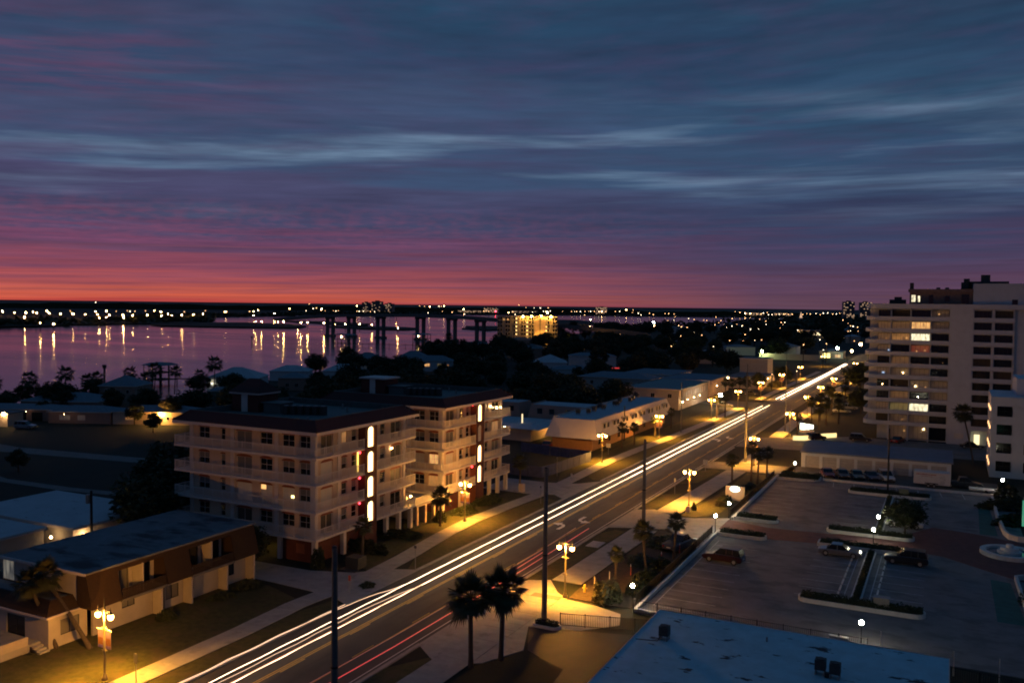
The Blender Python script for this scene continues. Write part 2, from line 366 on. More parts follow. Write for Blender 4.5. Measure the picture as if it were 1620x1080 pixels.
for k in range(26):
    y = 22+k*9; mb.poly([(-43.28, y, .026), (-43.16, y, .026), (-43.16, y+3, .026), (-43.28, y+3, .026)]); mb.poly([(-46.5, y+4, .026), (-46.38, y+4, .026), (-46.38, y+7, .026), (-46.5, y+7, .026)])
struct('lane_marking', mb, YEL)
mb = MB()
for y0, y1 in ((20, 262), (286, 430)):
    mb.poly([(XE-.5, y0, .026), (XE-.4, y0, .026), (XE-.4, y1, .026), (XE-.5, y1, .026)])
struct('edge_line', mb, WHT)
def arrow(cx, cy, flip):
    m = MB(); s = -1 if flip else 1
    sh = [(-.05, -1.9), (.3, -1.9), (.34, -.2), (.1, .75), (-.45, 1.15), (-.45, .6), (-.1, .35), (0, -.3)]
    hd = [(-.4, 1.75), (-1.25, .85), (-.4, 0.05)]
    for p in (sh, hd): m.poly([(cx+s*a*1.35, cy+s*c*1.0, .027) for a, c in p][::1])
    return m
for (cx, cy, fl) in ((-45.3, 106.3, 0), (-44.3, 110.6, 1), (-45.0, 192.5, 0), (-44.2, 197.5, 1)):
    struct('turn_arrow', arrow(cx, cy, fl), WHT)
mb = MB()
for a, c in ((18, 68), (80.5, 121), (137, 252), (285, 420)): mb.box(XW-.35, a, 0, XW, c, .13)
for a, c in ((18, 63), (82, 108.5), (120, 158), (165, 184), (202, 252), (285, 420)): mb.box(XE, a, 0, XE+.35, c, .13)
struct('kerb', mb, CONC)
# concrete aprons (driveways) on both sides
def apron(pts, z=.085, name='driveway', m=CONC): struct(name, MB().prism(pts, -.02, z), m)
apron([(XW, 68), (XW, 81), (-54.4, 79.5), (-57, 76.6), (-61.5, 75), (-76, 74.7), (-76, 70.5), (-62, 70), (-54.2, 69.4)], .05)
apron([(XW, 121), (XW, 137), (-54, 133), (-58.5, 131.5), (-66, 131.5), (-66, 122.5), (-58, 122), (-54, 123.5)], .05)
apron([(XE, 63), (XE, 83), (-37.2, 84.5), (-35, 81.2), (-33.2, 79.6), (-30, 79.2), (-27.2, 78.2), (-26.3, 75.4), (-29, 72.4), (-33.5, 71.2), (-31.5, 66), (-33.3, 62.0), (-36.6, 60.2)], .05)
apron([(XE, 108.5), (XE, 120), (-37.4, 121.5), (-33.2, 118.6), (-31, 119.1), (-26.6, 121.5), (-26.6, 103.4), (-27.6, 107.5), (-33.2, 111.0), (-37.2, 109.8)], .05)
apron([(XE, 158), (XE, 165), (-34, 166), (-24.6, 166.8), (-24.6, 158.4), (-33, 158)], .05, m=LOTA)
# pavements, slab by slab, with open joints
def slabs(path, width, name, step=1.55, ranges=((0, 999),), kind=CONC, z=.1):
    base = MB(); n = len(path)
    for i in range(n-1):
        (x0, y0), (x1, y1) = path[i], path[i+1]
        base.poly([(x0-width/2, y0, z-.03), (x0+width/2, y0, z-.03), (x1+width/2, y1, z-.03), (x1-width/2, y1, z-.03)])
    st = struct(name, base, CONCD); y = path[0][1]; cache = {}
    def xat(y):
        for (x0, y0), (x1, y1) in zip(path, path[1:]):
            if y0 <= y <= y1: return x0+(x1-x0)*(y-y0)/(y1-y0)
        return path[-1][0]
    me = MB().box(-width/2, .012, -.04, width/2, step-.012, 0).mesh('pavement_slab', kind)
    rn = random.Random(5)
    while y+step < path[-1][1]:
        if any(a <= y < c for a, c in ranges):
            sh = xat(y+step)-xat(y); ob = bpy.data.objects.new('slab', me); COL.objects.link(ob); ob.parent = st
            ob.location = (xat(y), y, z+rn.uniform(-.008, .004)); ob.rotation_euler = (0, 0, -math.atan2(sh, step))
        y += step
    return st
WP = [(-55.3, 30), (-55.2, 58), (-55.6, 66), (-54.7, 75), (-55.3, 84), (-56.6, 95), (-57.1, 103), (-56.6, 114), (-55.9, 124), (-56.3, 140), (-56.8, 154), (-56.4, 170), (-55.4, 190), (-54.6, 220), (-54.4, 258)]
slabs(WP, 2.3, 'pavement')
slabs([(-54.3, 284), (-54.5, 330), (-54.6, 430)], 2.2, 'pavement', step=4)
slabs([(-35.9, 40), (-35.6, 61), (-35.4, 80)], 3.1, 'pavement', z=.11)
slabs([(-35.4, 84.5), (-35.3, 95), (-35.0, 110)], 3.3, 'pavement', z=.11)
slabs([(-35.2, 120), (-34.4, 135), (-33.6, 158)], 3.4, 'pavement', z=.11)
slabs([(-33.5, 166), (-33.6, 186)], 3.2, 'pavement', z=.11); slabs([(-34.6, 202), (-35.5, 250), (-36, 420)], 3.0, 'pavement', step=4, z=.11)
# grass verges and lawns: a turf sheet on the land
def turf(pts, z=.035, m=GRASS, name='verge'): return tag(MB().prism(pts, -.02, z).build(name, m), kind='structure')
turf([(XW-.36, 20), (-54.1, 20), (-54.0, 58), (-54.3, 64), (-53.2, 69.2), (-52.4, 67.6), (XW-.36, 66)])
turf([(XW-.36, 81), (-52.6, 80.6), (-54.0, 84), (-55.3, 94), (-55.9, 103), (-55.4, 114), (-54.4, 120.5), (-52, 120), (XW-.36, 118)])
turf([(XW-.36, 137), (-53, 137.2), (-55, 140), (-55.6, 154), (-55.2, 170), (-54.2, 190), (-53.4, 220), (-53.2, 258), (XW-.36, 258)])
turf([(-56.5, 20), (-56.4, 58), (-57, 67.2), (-62, 69), (-68, 69.5), (-68, 52), (-66.5, 46), (-80, 40), (-80, 20)])
turf([(-56, 78), (-56.8, 84), (-58.4, 103), (-57.8, 114), (-57.2, 121.4), (-61, 121.5), (-61.2, 100), (-61, 80)])
turf([(-57.3, 132.3), (-57.8, 140), (-58.2, 154), (-57.8, 170), (-56.7, 190), (-56, 220), (-55.8, 258), (-61, 260), (-61.2, 215), (-61, 162), (-60, 140)])
turf([(XE+.36, 82.5), (-37.3, 85.8), (-37.1, 98), (-37.0, 107.5), (-38.4, 107.8), (XE+.36, 105)])
turf([(XE+.36, 40), (-37.6, 40), (-37.2, 56), (-37.2, 61.8), (XE+.36, 57.5)])
turf([(XE+.36, 121.6), (-38.2, 121), (-37.0, 124), (-36.8, 134), (XE+.36, 132)])
turf([(XE+.36, 141), (-37, 144), (-36.2, 156), (-37.5, 157.6), (XE+.36, 154)])
turf([(-33.3, 80.2), (-33.6, 84.5), (-33.5, 92), (-33.2, 101), (-33.3, 111), (-32.5, 112), (-27.2, 103.6), (-26.6, 95), (-26.6, 80.2), (-29.2, 79.9)], .05, DIRT, 'planting_bed')
turf([(-33.2, 119.2), (-32.4, 127), (-31.6, 140), (-31.4, 156), (-26.7, 156.5), (-26.7, 136), (-28.4, 133.2), (-28.6, 124), (-29.4, 121.4), (-31, 119.6)], .05, GRASS, 'planting_bed')
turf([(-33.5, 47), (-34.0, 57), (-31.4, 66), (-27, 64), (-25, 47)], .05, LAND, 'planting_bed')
apron([(-33.4, 71.1), (-22, 74.4), (-22, 50), (-26, 50), (-27.2, 63.8), (-31.2, 66.2)], .03, 'courtyard', mat('brown_court_paving', (.018, .010, .008), .7, .5, .5))
# unseen-from-road yards west of the buildings
struct('back_street', MB().poly([(-210, 108, .02), (-163, 106, .02), (-122, 112, .02), (-92, 114, .02), (-92, 117.5, .02), (-122, 116, .02), (-163, 111, .02), (-215, 116, .02)]), CONCD)
struct('back_pavement', MB().poly([(-150, 92, .03), (-136, 88.4, .03), (-121, 88.8, .03), (-100, 92, .03), (-100, 94, .03), (-121, 91, .03), (-136, 90.4, .03), (-150, 94, .03)]), CONCD)
struct('back_kerb', MB().prism([(-110, 66, ), (-98, 80), (-97.7, 79.8), (-109.7, 65.6)], 0, .4).prism([(-97, 81), (-92, 89), (-91.7, 88.8), (-96.7, 80.8)], 0, .4), CONC)
# car park of the foreground hotel
lot = struct('car_park', MB().box(-26, 79.6, -.02, 9, 158, .06), LOTA)
apron([(-26.6, 113.6), (-20, 112.7), (-13.4, 113.8), (-3, 115.6), (0, 114.6), (4, 111), (8.9, 107), (8.9, 126), (3.3, 128.6), (-1.5, 129.6), (-4, 124.7), (-13.2, 119.3), (-21, 118.6), (-26.6, 120.6)], .075, 'paved_entrance', BRKRED)
struct('garage_forecourt', MB().box(-26, 158.3, -.02, 9, 168, .05), ASPH)
mb = MB()
for a, c in ((79.6, 113.4), (120.9, 156)): mb.box(-26.35, a, 0, -26.05, c, .38)
mb.box(-26.35, 79.3, 0, -5.5, 79.6, .38); mb.box(-18.8, 156.0, .05, 8.5, 156.3, .42)
struct('car_park_kerb', mb, KERB)
mb = MB(); L_ = .066
def stripe(x0, y0, x1, y1, w=.1):
    d = Vector((x1-x0, y1-y0, 0)); d.normalize(); nx, ny = -d.y*w/2, d.x*w/2
    mb.poly([(x0-nx, y0-ny, L_), (x1-nx, y1-ny, L_), (x1+nx, y1+ny, L_), (x0+nx, y0+ny, L_)])
for k in range(10): stripe(-25.2, 82+k*2.75, -19.8, 82+k*2.75)
for k in range(12): stripe(-25.2, 124+k*2.7, -20, 124+k*2.7)
for k in range(8): stripe(-13.6, 92.5+k*2.75, -9, 92.5+k*2.75); stripe(-6.6, 92.5+k*2.75, -1.8, 92.5+k*2.75)
for k in range(8): stripe(-13.6, 126.5+k*2.7, -9.2, 126.5+k*2.7); stripe(-6.6, 126.5+k*2.7, -2, 126.5+k*2.7)
stripe(-25.2, 82, -25.2, 109); stripe(-9, 92.5, -9, 111.5); stripe(-6.6, 92.5, -6.6, 111.5)
for k in range(7): stripe(-17+k*3.2, 155.6, -16.6+k*3.2, 151.5)
struct('bay_line', mb, mat('worn_white_paint', (.46, .46, .46), .7, .35, 2))
ws = MB().box(-.08, 0, 0, .08, 1.7, .14).mesh('wheel_stop', KERB)
for k in range(8):
    for x in (-9.6, -6.0):
        o = bpy.data.objects.new('wheel_stop', ws); COL.objects.link(o); o.location = (x, 93.2+k*2.4, .06)
        tag(o, 'white wheel stop at the head of a bay beside the planted strip', 'wheel stop', 'wheel stops beside the planted strip')
struct('green_strip', MB().poly([(4.3, 150, .067), (5.6, 150, .067), (6.1, 128.8, .067), (4.0, 128.8, .067)]).poly([(4.5, 107.5, .067), (6.4, 107, .067), (7.0, 93, .067), (4.6, 93, .067)]), TEALP)

# ------------------------------------------------------------------ plants
def leafcards(mb_v, mb_f, centers, size, rn, flat=.35):
    k = len(centers); a = rn.uniform(0, 6.283, k); el = rn.normal(0, flat, k); s = size*rn.uniform(.6, 1.4, k)
    u = np.stack([np.cos(a)*np.cos(el), np.sin(a)*np.cos(el), np.sin(el)], 1); w = rn.normal(0, 1, (k, 3)); w -= (w*u).sum(1)[:, None]*u; w /= np.linalg.norm(w, axis=1)[:, None]
    s = s[:, None]; base = len(mb_v)
    P = np.stack([centers-u*s, centers+w*s*.45, centers+u*s, centers-w*s*.45], 1).reshape(-1, 3)
    mb_v.extend(map(tuple, P)); mb_f.extend([(base+4*i, base+4*i+1, base+4*i+2, base+4*i+3) for i in range(k)])
def crown_mesh(name, r, h, z0, nclump, per, leaf, seed, m, kr=.36):
    rn = np.random.RandomState(seed); v, f = [], []; cl = []
    for _ in range(nclump):
        d = rn.normal(0, 1, 3); d /= np.linalg.norm(d); q_ = rn.uniform(.35, 1.0)**.6
        cl.append((d[0]*r*q_, d[1]*r*q_, z0+h/2+d[2]*h/2*q_))
    for c in cl:
        rr = r*kr*rn.uniform(.6, 1.25); d = rn.normal(0, 1, (per, 3)); d /= np.linalg.norm(d, axis=1)[:, None]
        pts = np.array(c)+d*rr*(rn.uniform(.25, 1, (per, 1))**.5)*np.array([1, 1, .75]); leafcards(v, f, pts, leaf, rn)
    mb = MB(); mb.v = v; mb.f = f; return mb.mesh(name, m)
def trunk_mesh(h, r, seed, limbs=5, spread=2.0, m=None):
    rn = random.Random(seed); mb = MB(); mb.cyl((0, 0, 0), (0, 0, h*.55), r, r*.7, 8)
    for i in range(limbs):
        a = 6.283*i/limbs+rn.uniform(-.3, .3); mid = (math.cos(a)*spread*.4, math.sin(a)*spread*.4, h*.75)
        mb.cyl((0, 0, h*.5), mid, r*.5, r*.3, 6); mb.cyl(mid, (math.cos(a)*spread, math.sin(a)*spread, h*rn.uniform(.95, 1.25)), r*.3, r*.1, 5)
    return mb.mesh('trunk', m or BARK)
TREES = []
for i, (r, h, z0, nc, per, lf, m) in enumerate(((4.0, 5.5, 2.2, 60, 60, .34, LEAF), (3.2, 6.5, 2.4, 50, 60, .34, LEAF2), (5.0, 5.2, 2.0, 75, 55, .38, LEAF), (2.6, 4.5, 1.6, 40, 55, .3, LEAF))):
    TREES.append((crown_mesh('crown', r, h, z0, nc, per, lf, 40+i, m), trunk_mesh(z0+h*.5, .22, i, 6, r*.5)))
def tree(k, x, y, s, rot, label, group=None, name='broadleaf_tree', z=0, sz=1.0):
    t_ = root(name, (x, y, z), label, 'tree', group, rot); t_.scale = (s, s, s*sz)
    c = bpy.data.objects.new('crown', TREES[k][0]); COL.objects.link(c); c.parent = t_; c['kind'] = 'stuff'
    b_ = bpy.data.objects.new('trunk', TREES[k][1]); COL.objects.link(b_); b_.parent = t_
    return t_
def palm_crown(rc, nf, seed, droop=1.0, skirt=True):
    rn = random.Random(seed); mb = MB()
    def frond(az_, el, L, fan):
        d = Vector((math.cos(az_)*math.cos(el), math.sin(az_)*math.cos(el), math.sin(el))); side = Vector((-math.sin(az_), math.cos(az_), 0)); up = side.cross(d)*-1
        p = Vector((0, 0, 0)); tip = p+d*L*.45; mb.frus([p+side*.025, p-side*.025, p+up*.03], [tip+side*.02, tip-side*.02, tip+up*.02])
        k = 15
        for i in range(k):
            q_ = (i/(k-1)-.5)*2; a = q_*fan; ll = L*.62*(1-.35*abs(q_))*rn.uniform(.85, 1.1)
            dd = (d*math.cos(a)+side*math.sin(a)).normalized(); e = tip+dd*ll-Vector((0, 0, 1))*(.20+.25*abs(q_))*droop*ll*(1.1-math.sin(el)); w = side*math.cos(a)-d*math.sin(a)
            md = tip+dd*ll*.5-Vector((0, 0, 1))*.03*ll
            b0 = len(mb.v); mb.v += [tuple(tip), tuple(md+w*.045*L), tuple(e), tuple(md-w*.045*L)]; mb.f.append((b0, b0+1, b0+2, b0+3))
    for i in range(nf):
        q_ = (i+.5)/nf; el = math.asin(max(-1, min(1, 1-q_*1.55))); frond(i*2.39996+rn.uniform(-.2, .2), el+rn.uniform(-.12, .12), rc*rn.uniform(.82, 1.08), 1.15)
    if skirt:
        for i in range(nf//3): frond(rn.uniform(0, 6.28), rn.uniform(-1.35, -.9), rc*rn.uniform(.5, .7), .8)
    return mb.mesh('palm_crown', FROND)
PCR = [palm_crown(1.75, 46, 1), palm_crown(1.55, 34, 2), palm_crown(2.1, 26, 3, 1.5, False)]
def palm(x, y, h, label, k=0, lean=(0, 0), s=1.0, group=None, tr=.16, name='palm_tree', bend=0.0):
    t_ = root(name, (x, y, 0), label, 'palm tree', group); mb = MB(); n = 6; pts = []
    for i in range(n+1):
        q_ = i/n; b_ = math.sin(q_*math.pi)*bend; pts.append((lean[0]*q_**1.0+b_*-.3*(1 if lean[0] >= 0 else -1)*abs(lean[0]), lean[1]*q_, h*q_-b_*h*.12))
    for i in range(n): mb.cyl(pts[i], pts[i+1], tr*(1.25 if i == 0 else 1.0-.02*i), tr*(1.0-.02*(i+1)), 8)
    me = mb.mesh('trunk', PALMT); ob = bpy.data.objects.new('trunk', me); COL.objects.link(ob); ob.parent = t_
    c = bpy.data.objects.new('crown', PCR[k]); COL.objects.link(c); c.parent = t_; c.location = pts[-1]; c.scale = (s, s, s); c.rotation_euler = (0, 0, x*7.3+y); c['kind'] = 'stuff'
    return t_
def bush_mesh(rx_, ry_, h, n, leaf, seed, m=HEDGE):
    rn = np.random.RandomState(seed); v, f = [], []; d = rn.normal(0, 1, (n, 3)); d[:, 2] = np.abs(d[:, 2]); d /= np.linalg.norm(d, axis=1)[:, None]
    nz = 1+.22*np.sin(d[:, 0]*5+seed)*np.cos(d[:, 1]*4+seed*2)
    pts = d*nz[:, None]*(rn.uniform(.75, 1, (n, 1)))*np.array([rx_, ry_, h]); leafcards(v, f, pts, leaf, rn, .6)
    mb = MB(); mb.v = v; mb.f = f; return mb.mesh('bush_leaves', m)
BUSH = [bush_mesh(1, 1, 1, 900, .13, 1), bush_mesh(1, 1, 1.2, 700, .16, 2, LEAF2), bush_mesh(1, 1, .8, 800, .15, 3, LEAF)]
def bush(x, y, sx_, sy_, sz_, label, k=0, rot=0.0, group=None, z=0.0):
    b_ = bpy.data.objects.new('bush', BUSH[k]); COL.objects.link(b_); b_.location = (x, y, z); b_.scale = (sx_, sy_, sz_); b_.rotation_euler = (0, 0, rot)
    return tag(b_, label, 'bush', group)
# ------------------------------------------------------------------ windows and walls
WC = {}
def arc_pts(w, z, rise, n=8):
    return [(w/2*math.cos(math.pi*i/n), z+rise*math.sin(math.pi*i/n)) for i in range(n+1)]
def win_meshes(w, h, style):
    k = (w, h, style)
    if k in WC: return WC[k]
    t_ = .05; fr = MB(); D = .06
    fr.box(-w/2, -D/2, 0, -w/2+t_, D/2, h); fr.box(w/2-t_, -D/2, 0, w/2, D/2, h)
    fr.box(-w/2+t_, -D/2, 0, w/2-t_, D/2, t_); fr.box(-w/2+t_, -D/2, h-t_, w/2-t_, D/2, h)
    if style in ('cross', 'slide', 'pair'): fr.box(-.025, -D/2, t_, .025, D/2, h-t_)
    if style == 'cross': fr.box(-w/2+t_, -D/2+.005, h*.5-.02, -.025, D/2-.005, h*.5+.02); fr.box(.025, -D/2+.005, h*.5-.02, w/2-t_, D/2-.005, h*.5+.02)
    if style == 'sash': fr.box(-w/2+t_, -D/2+.005, h*.45-.025, w/2-t_, D/2-.005, h*.45+.025)
    if style == 'quad':
        for i in (1, 2, 3): fr.box(-w/2+w*i/4-.02, -D/2, t_, -w/2+w*i/4+.02, D/2, h-t_)
    pn = MB().poly([(-w/2+t_, 0, t_), (w/2-t_, 0, t_), (w/2-t_, 0, h-t_), (-w/2+t_, 0, h-t_)])
    ar = MB(); pts = arc_pts(w+.16, 0, min(.34, w*.28)); b_ = [(x, -.05, z) for x, z in pts]; t2 = [(x, .02, z) for x, z in pts]; ar.frus(b_, t2)
    WC[k] = (fr, pn, ar, {}); return WC[k]
def window(parent, x, y, z, rot, w, h, style='cross', pane=None, frame=None, arch=True, name='window', blind=None):
    fr, pn, ar, cache = win_meshes(w, h, style)
    def g_(key, mbx, m):
        kk = (key, m.name)
        if kk not in cache: cache[kk] = mbx.mesh(name, m)
        return cache[kk]
    o = inst(name, g_('f', fr, frame or TRIM), parent, (x, y, z), rot)
    inst('pane', g_('p', pn, pane or GLASS), o, (x, y, z))
    if blind:
        key = ('b', blind.name)
        if key not in cache: cache[key] = MB().poly([(-w/2+.06, -.012, h*.5), (w/2-.06, -.012, h*.5), (w/2-.06, -.012, h-.06), (-w/2+.06, -.012, h-.06)]).mesh('blind', blind)
        inst('blind', cache[key], o, (x, y, z))
    if arch:
        a = inst('arch', g_('a', ar, ARCHM), o, (x, y, z)); a.location = (0, -.1, h+.0)
    return o
def wall(mb, side, plane, u0, u1, z0, z1, ops, th=.2):
    """side 'S' faces -Y, 'E' faces +X, 'W' faces -X, 'N' faces +Y; ops = (u0,u1,z0,z1) holes"""
    us = sorted(set([u0, u1]+[min(max(v, u0), u1) for o in ops for v in o[:2]]))
    for a, c in zip(us, us[1:]):
        if c-a < 1e-4: continue
        m = (a+c)/2; zs_ = sorted([(o[2], o[3]) for o in ops if o[0] < m < o[1]]); z = z0
        segs = []
        for (p, q_) in zs_:
            if p > z: segs.append((z, p))
            z = max(z, q_)
        if z < z1: segs.append((z, z1))
        for p, q_ in segs:
            if side == 'S': mb.box(a, plane, p, c, plane+th, q_)
            elif side == 'N': mb.box(a, plane-th, p, c, plane, q_)
            elif side == 'E': mb.box(plane-th, a, p, plane, c, q_)
            else: mb.box(plane, a, p, plane+th, c, q_)
ROT = {'S': 0.0, 'E': math.pi/2, 'N': math.pi, 'W': -math.pi/2}
LITW = curtain('lit_warm_room', (1.0, .50, .16), 1.1); LITO = curtain('lit_amber_curtain', (1.0, .42, .10), .32); LITB = emit('bright_stairwell', (1.0, .70, .30), 3.6)
LITA = curtain('low_amber_room', (1.0, .42, .10), .10); LITD = curtain('dim_amber_room', (1.0, .45, .12), .03); LITWH = curtain('lit_white_room', (1.0, .88, .55), 1.6); LITR = curtain('lit_red_room', (1.0, .15, .04), .16)
LITY = curtain('lit_yellow_room', (1.0, .72, .2), .13); REDL = emit('red_exit_light', (1.0, .03, .05), 9); TV = emit('tv_glow', (.5, .7, 1.0), 1.0)
WARMB = emit('warm_bulb', (1.0, .62, .25), 60, (.8, .7, .5))
def lit_spot(parent, x, y, z, r, m=None, name='wall_lamp'):
    return MB().sphere((x, y, z), r, 8, 5).build(name, m or WARMB, parent)

# ------------------------------------------------------------------ the two five-storey apartment buildings
def condo(oy, label, lit_s, lit_e, red, hip, stair_lit, spots):
    X0, XC, YS, YN = -81.4, -62.8, 77.3+oy, 95.3+oy      # wall planes
    xo, yo = -61.8, 76.3+oy                              # balcony edge
    T = root('apartment_building', (xo, yo, 0), label, 'apartment building')
    SW = [(-79.4, 1.7, 'cross'), (-76.4, .7, 'sash'), (-73.1, 2.3, 'slide'), (-69.8, 1.8, 'cross'), (-66.55, 1.75, 'cross'), (-64.05, 1.75, 'cross')]
    EW = [(79.4, 2.1, 'slide'), (82.6, 1.0, 'sash'), (84.5, 1.0, 'sash'), (90.3, 1.0, 'sash'), (93.2, 2.3, 'slide')]
    walls = MB(); FH = [2.95+3*k for k in range(4)]
    so = [(x-w/2, x+w/2, f+(.05 if st == 'slide' else .85), f+(2.15 if st == 'slide' else 2.2)) for f in FH for x, w, st in SW]
    eo = [(y+oy-w/2, y+oy+w/2, f+(.05 if st == 'slide' else .85), f+(2.15 if st == 'slide' else 2.2)) for f in FH for y, w, st in EW]
    eo += [(85.7+oy, 87.3+oy, 0, 14.5)]
    wall(walls, 'S', YS, X0, XC, 2.7, 14.5, so); wall(walls, 'E', XC, YS+.2, YN, 2.7, 14.5, eo)
    wall(walls, 'N', YN, X0, XC-.2, 2.7, 14.5, []); wall(walls, 'W', X0, YS+.2, YN-.2, 2.7, 14.5, [])
    walls.box(X0+.3, YS+3.0, 2.7, XC-3, YN-.4, 14.4)      # core behind the rooms
    walls.build('wall', CREAM, T)
    for k, f in enumerate(FH):
        for i, (x, w, st) in enumerate(SW):
            sl = st == 'slide'; p = lit_s.get((k, i)); bl = None
            if p is None: p = (GLASS, GLASS, DRAPE, BLIND)[(k*3+i*5+int(oy)) % 4] if sl else GLASS; bl = BLIND if (not sl and (k*7+i*3+int(oy)) % 3) else None
            window(T, x, YS+.12, f+(.05 if sl else .85), 0, w, 2.1 if sl else 1.35, st, p, blind=bl)
        for i, (y, w, st) in enumerate(EW):
            sl = st == 'slide'; p = lit_e.get((k, i)); bl = None
            if p is None: p = (DRAPE, GLASS, BLIND)[(k+i) % 3] if sl else GLASS; bl = BLIND if (not sl and (k+i) % 2) else None
            window(T, XC-.12, y+oy, f+(.05 if sl else .85), ROT['E'], w, 2.1 if sl else 1.35, st, p, blind=bl)
    pil = MB()
    for x in (-81.35, -74.85, -68.2, -63.05):
        pil.box(x-.28, YS-.14, 2.7, x+.28, YS-.002, 14.5)
    for y in (78.0-.55, 81.5, 88.75, 95.0): pil.box(XC+.002, y+oy-.25, 2.7, XC+.14, y+oy+.25, 14.5)
    pil.build('pilaster', TRIM, T)
    # balconies: slab, rails, balusters, posts
    posts = MB().box(-.04, -.04, 0, .04, .04, 1.12).mesh('railing_post', TRIM)
    sb = MB()
    for k in range(4):
        z = 2.7+3*k
        sb.box(-83.3, yo, z, xo, YS-.003, z+.25); sb.box(XC+.003, YS-.003, z, xo, 85.28+oy, z+.25); sb.box(XC+.003, 87.72+oy, z, xo, 96.4+oy, z+.25)
        sb.box(-83.3, YS-.003, z, X0-.003, 84+oy, z+.25); sb.box(-66, YN+.003, z, XC+.003, 96.4+oy, z+.25)
    sb.build('balcony_slab', TRIM, T)
    for k in range(4):
        z = 2.95+3*k; rail = MB(); bal = MB(); runs = [((-83.22, yo+.08), (xo-.08, yo+.08)), ((xo-.08, yo+.08), (xo-.08, 85.2+oy)), ((xo-.08, 87.8+oy), (xo-.08, 96.32+oy)),
                                                     ((-83.22, yo+.08), (-83.22, 84+oy)), ((-66, 96.32+oy), (xo-.08, 96.32+oy))]
        for (a, c) in runs:
            for zz_, hh in ((z+1.0, .07), (z+.12, .05)):
                if a[1] == c[1]: rail.box(a[0], a[1]-.03, zz_, c[0], a[1]+.03, zz_+hh)
                else: rail.box(a[0]-.03, min(a[1], c[1])+.031, zz_, a[0]+.03, max(a[1], c[1]), zz_+hh)
        r_ = rail.build('railing', TRIM, T)
        for (a, c) in runs:
            L = math.dist(a, c); n = int(L/.15)
            for i in range(1, n):
                x = a[0]+(c[0]-a[0])*i/n; y = a[1]+(c[1]-a[1])*i/n; bal.box(x-.017, y-.017, z+.17, x+.017, y+.017, z+1.0)
            n = max(1, round(L/1.5))
            for i in range(n+1): inst('railing_post', posts, r_, (a[0]+(c[0]-a[0])*i/n, a[1]+(c[1]-a[1])*i/n, z))
        tag(bal.build('balusters', TRIM, r_), kind='stuff')
    # stair tower with lit arches
    st = MB(); y0, y1 = 85.3+oy, 87.7+oy
    ops = [(85.85+oy, 87.15+oy, .35+3*k+2.75-.2, 2.9+3*k+2.1+.35) for k in range(4)]
    wall(st, 'E', xo+.02, y0, y1, 0, 14.49, ops, .3); st.box(XC, y0, 0, xo-.28, y0+.2, 14.49); st.box(XC, y1-.2, 0, xo-.28, y1, 14.49)
    s_ = st.build('stair_tower', REDST, T)
    for k, (a, c, z0, z1) in enumerate(ops):
        m = LITB if k in stair_lit else LITD
        w = c-a; pts = [(a, z0), (c, z0), (c, z1-.35)]+[(a+w/2+w/2*math.cos(math.pi*i/8), z1-.35+.35*math.sin(math.pi*i/8)) for i in range(1, 8)]+[(a, z1-.35)]
        MB().poly([(xo-.2, u, z) for u, z in pts]).build('stair_window', m, s_)
        cor = MB().frus([(xo+.021, u, z) for u, z in ((a, z1), (a, z1-.35), (a+w*.15, z1-.08), (a+w*.4, z1))], [(xo+.03, u, z) for u, z in ((a, z1), (a, z1-.35), (a+w*.15, z1-.08), (a+w*.4, z1))])
        cor.frus([(xo+.021, u, z) for u, z in ((c, z1), (c-w*.4, z1), (c-w*.15, z1-.08), (c, z1-.35))], [(xo+.03, u, z) for u, z in ((c, z1), (c-w*.4, z1), (c-w*.15, z1-.08), (c, z1-.35))]); cor.build('arch_corner', REDST, s_)
    for k in red: MB().sphere((xo-.25, 84.55+oy, 2.95+3*k+2.5), .14, 8, 5).build('exit_light', REDL, T)
    for (x, y, z, r) in spots: lit_spot(T, x, y+oy, z, r)
    # ground floor
    g = MB(); g.box(-67.4, YS, 0, XC, YS+.2, 2.7); g.box(XC-.2, YS+.2, 0, XC, 88+oy, 2.7); g.box(X0, YS+8, 0, XC-.2, YS+8.2, 2.7); g.box(-67.4, YS+.2, 0, -67.2, YS+8, 2.7)
    g.build('ground_floor_wall', REDST, T)
    for (x, y) in ((-62.45, 76.9), (-67.6, 77.2), (-71.6, 77.2), (-76, 77.2), (-81.2, 77.2), (-62.45, 82), (-62.3, 90.4), (-62.3, 93.2), (-62.3, 95.9), (-81.2, 84)):
        MB().box(x-.25, y+oy-.25, 0, x+.25, y+oy+.25, 2.7).build('pillar', TRIM, T)
    MB().box(-65.4, YS-.03, .9, -64.2, YS-.001, 2.0).build('vent_louvre', ARCHM, T)
    # roof: fascia, red tiled mansard, flat membrane behind, parapets
    e0, e1, n0, n1 = -83.3, -61.5, 76.0+oy, 96.6+oy
    MB().box(e0, n0, 14.5, e1, n1, 14.85).build('eave', TRIM, T)
    i0, i1, j0, j1 = e0+1.7, e1-1.4, n0+1.4, n1-1.6; Z = 16.0; p = MB()
    o_ = [(e0, n0, 14.86), (e1, n0, 14.86), (e1, n1, 14.86), (e0, n1, 14.86)]; i_ = [(i0, j0, Z), (i1, j0, Z), (i1, j1, Z), (i0, j1, Z)]
    for k in range(4): p.poly([o_[k], o_[(k+1) % 4], i_[(k+1) % 4], i_[k]])
    rf = p.build('tiled_mansard', TILE, T)
    hips = MB()
    for k in range(4): hips.cyl(o_[k], i_[k], .09, .09, 6)
    hips.build('hip_ridge', TILE, rf)
    q_ = MB(); q_.box(i0+.22, j0+.22, 15.0, i1-.22, j1-.22, 15.3); 
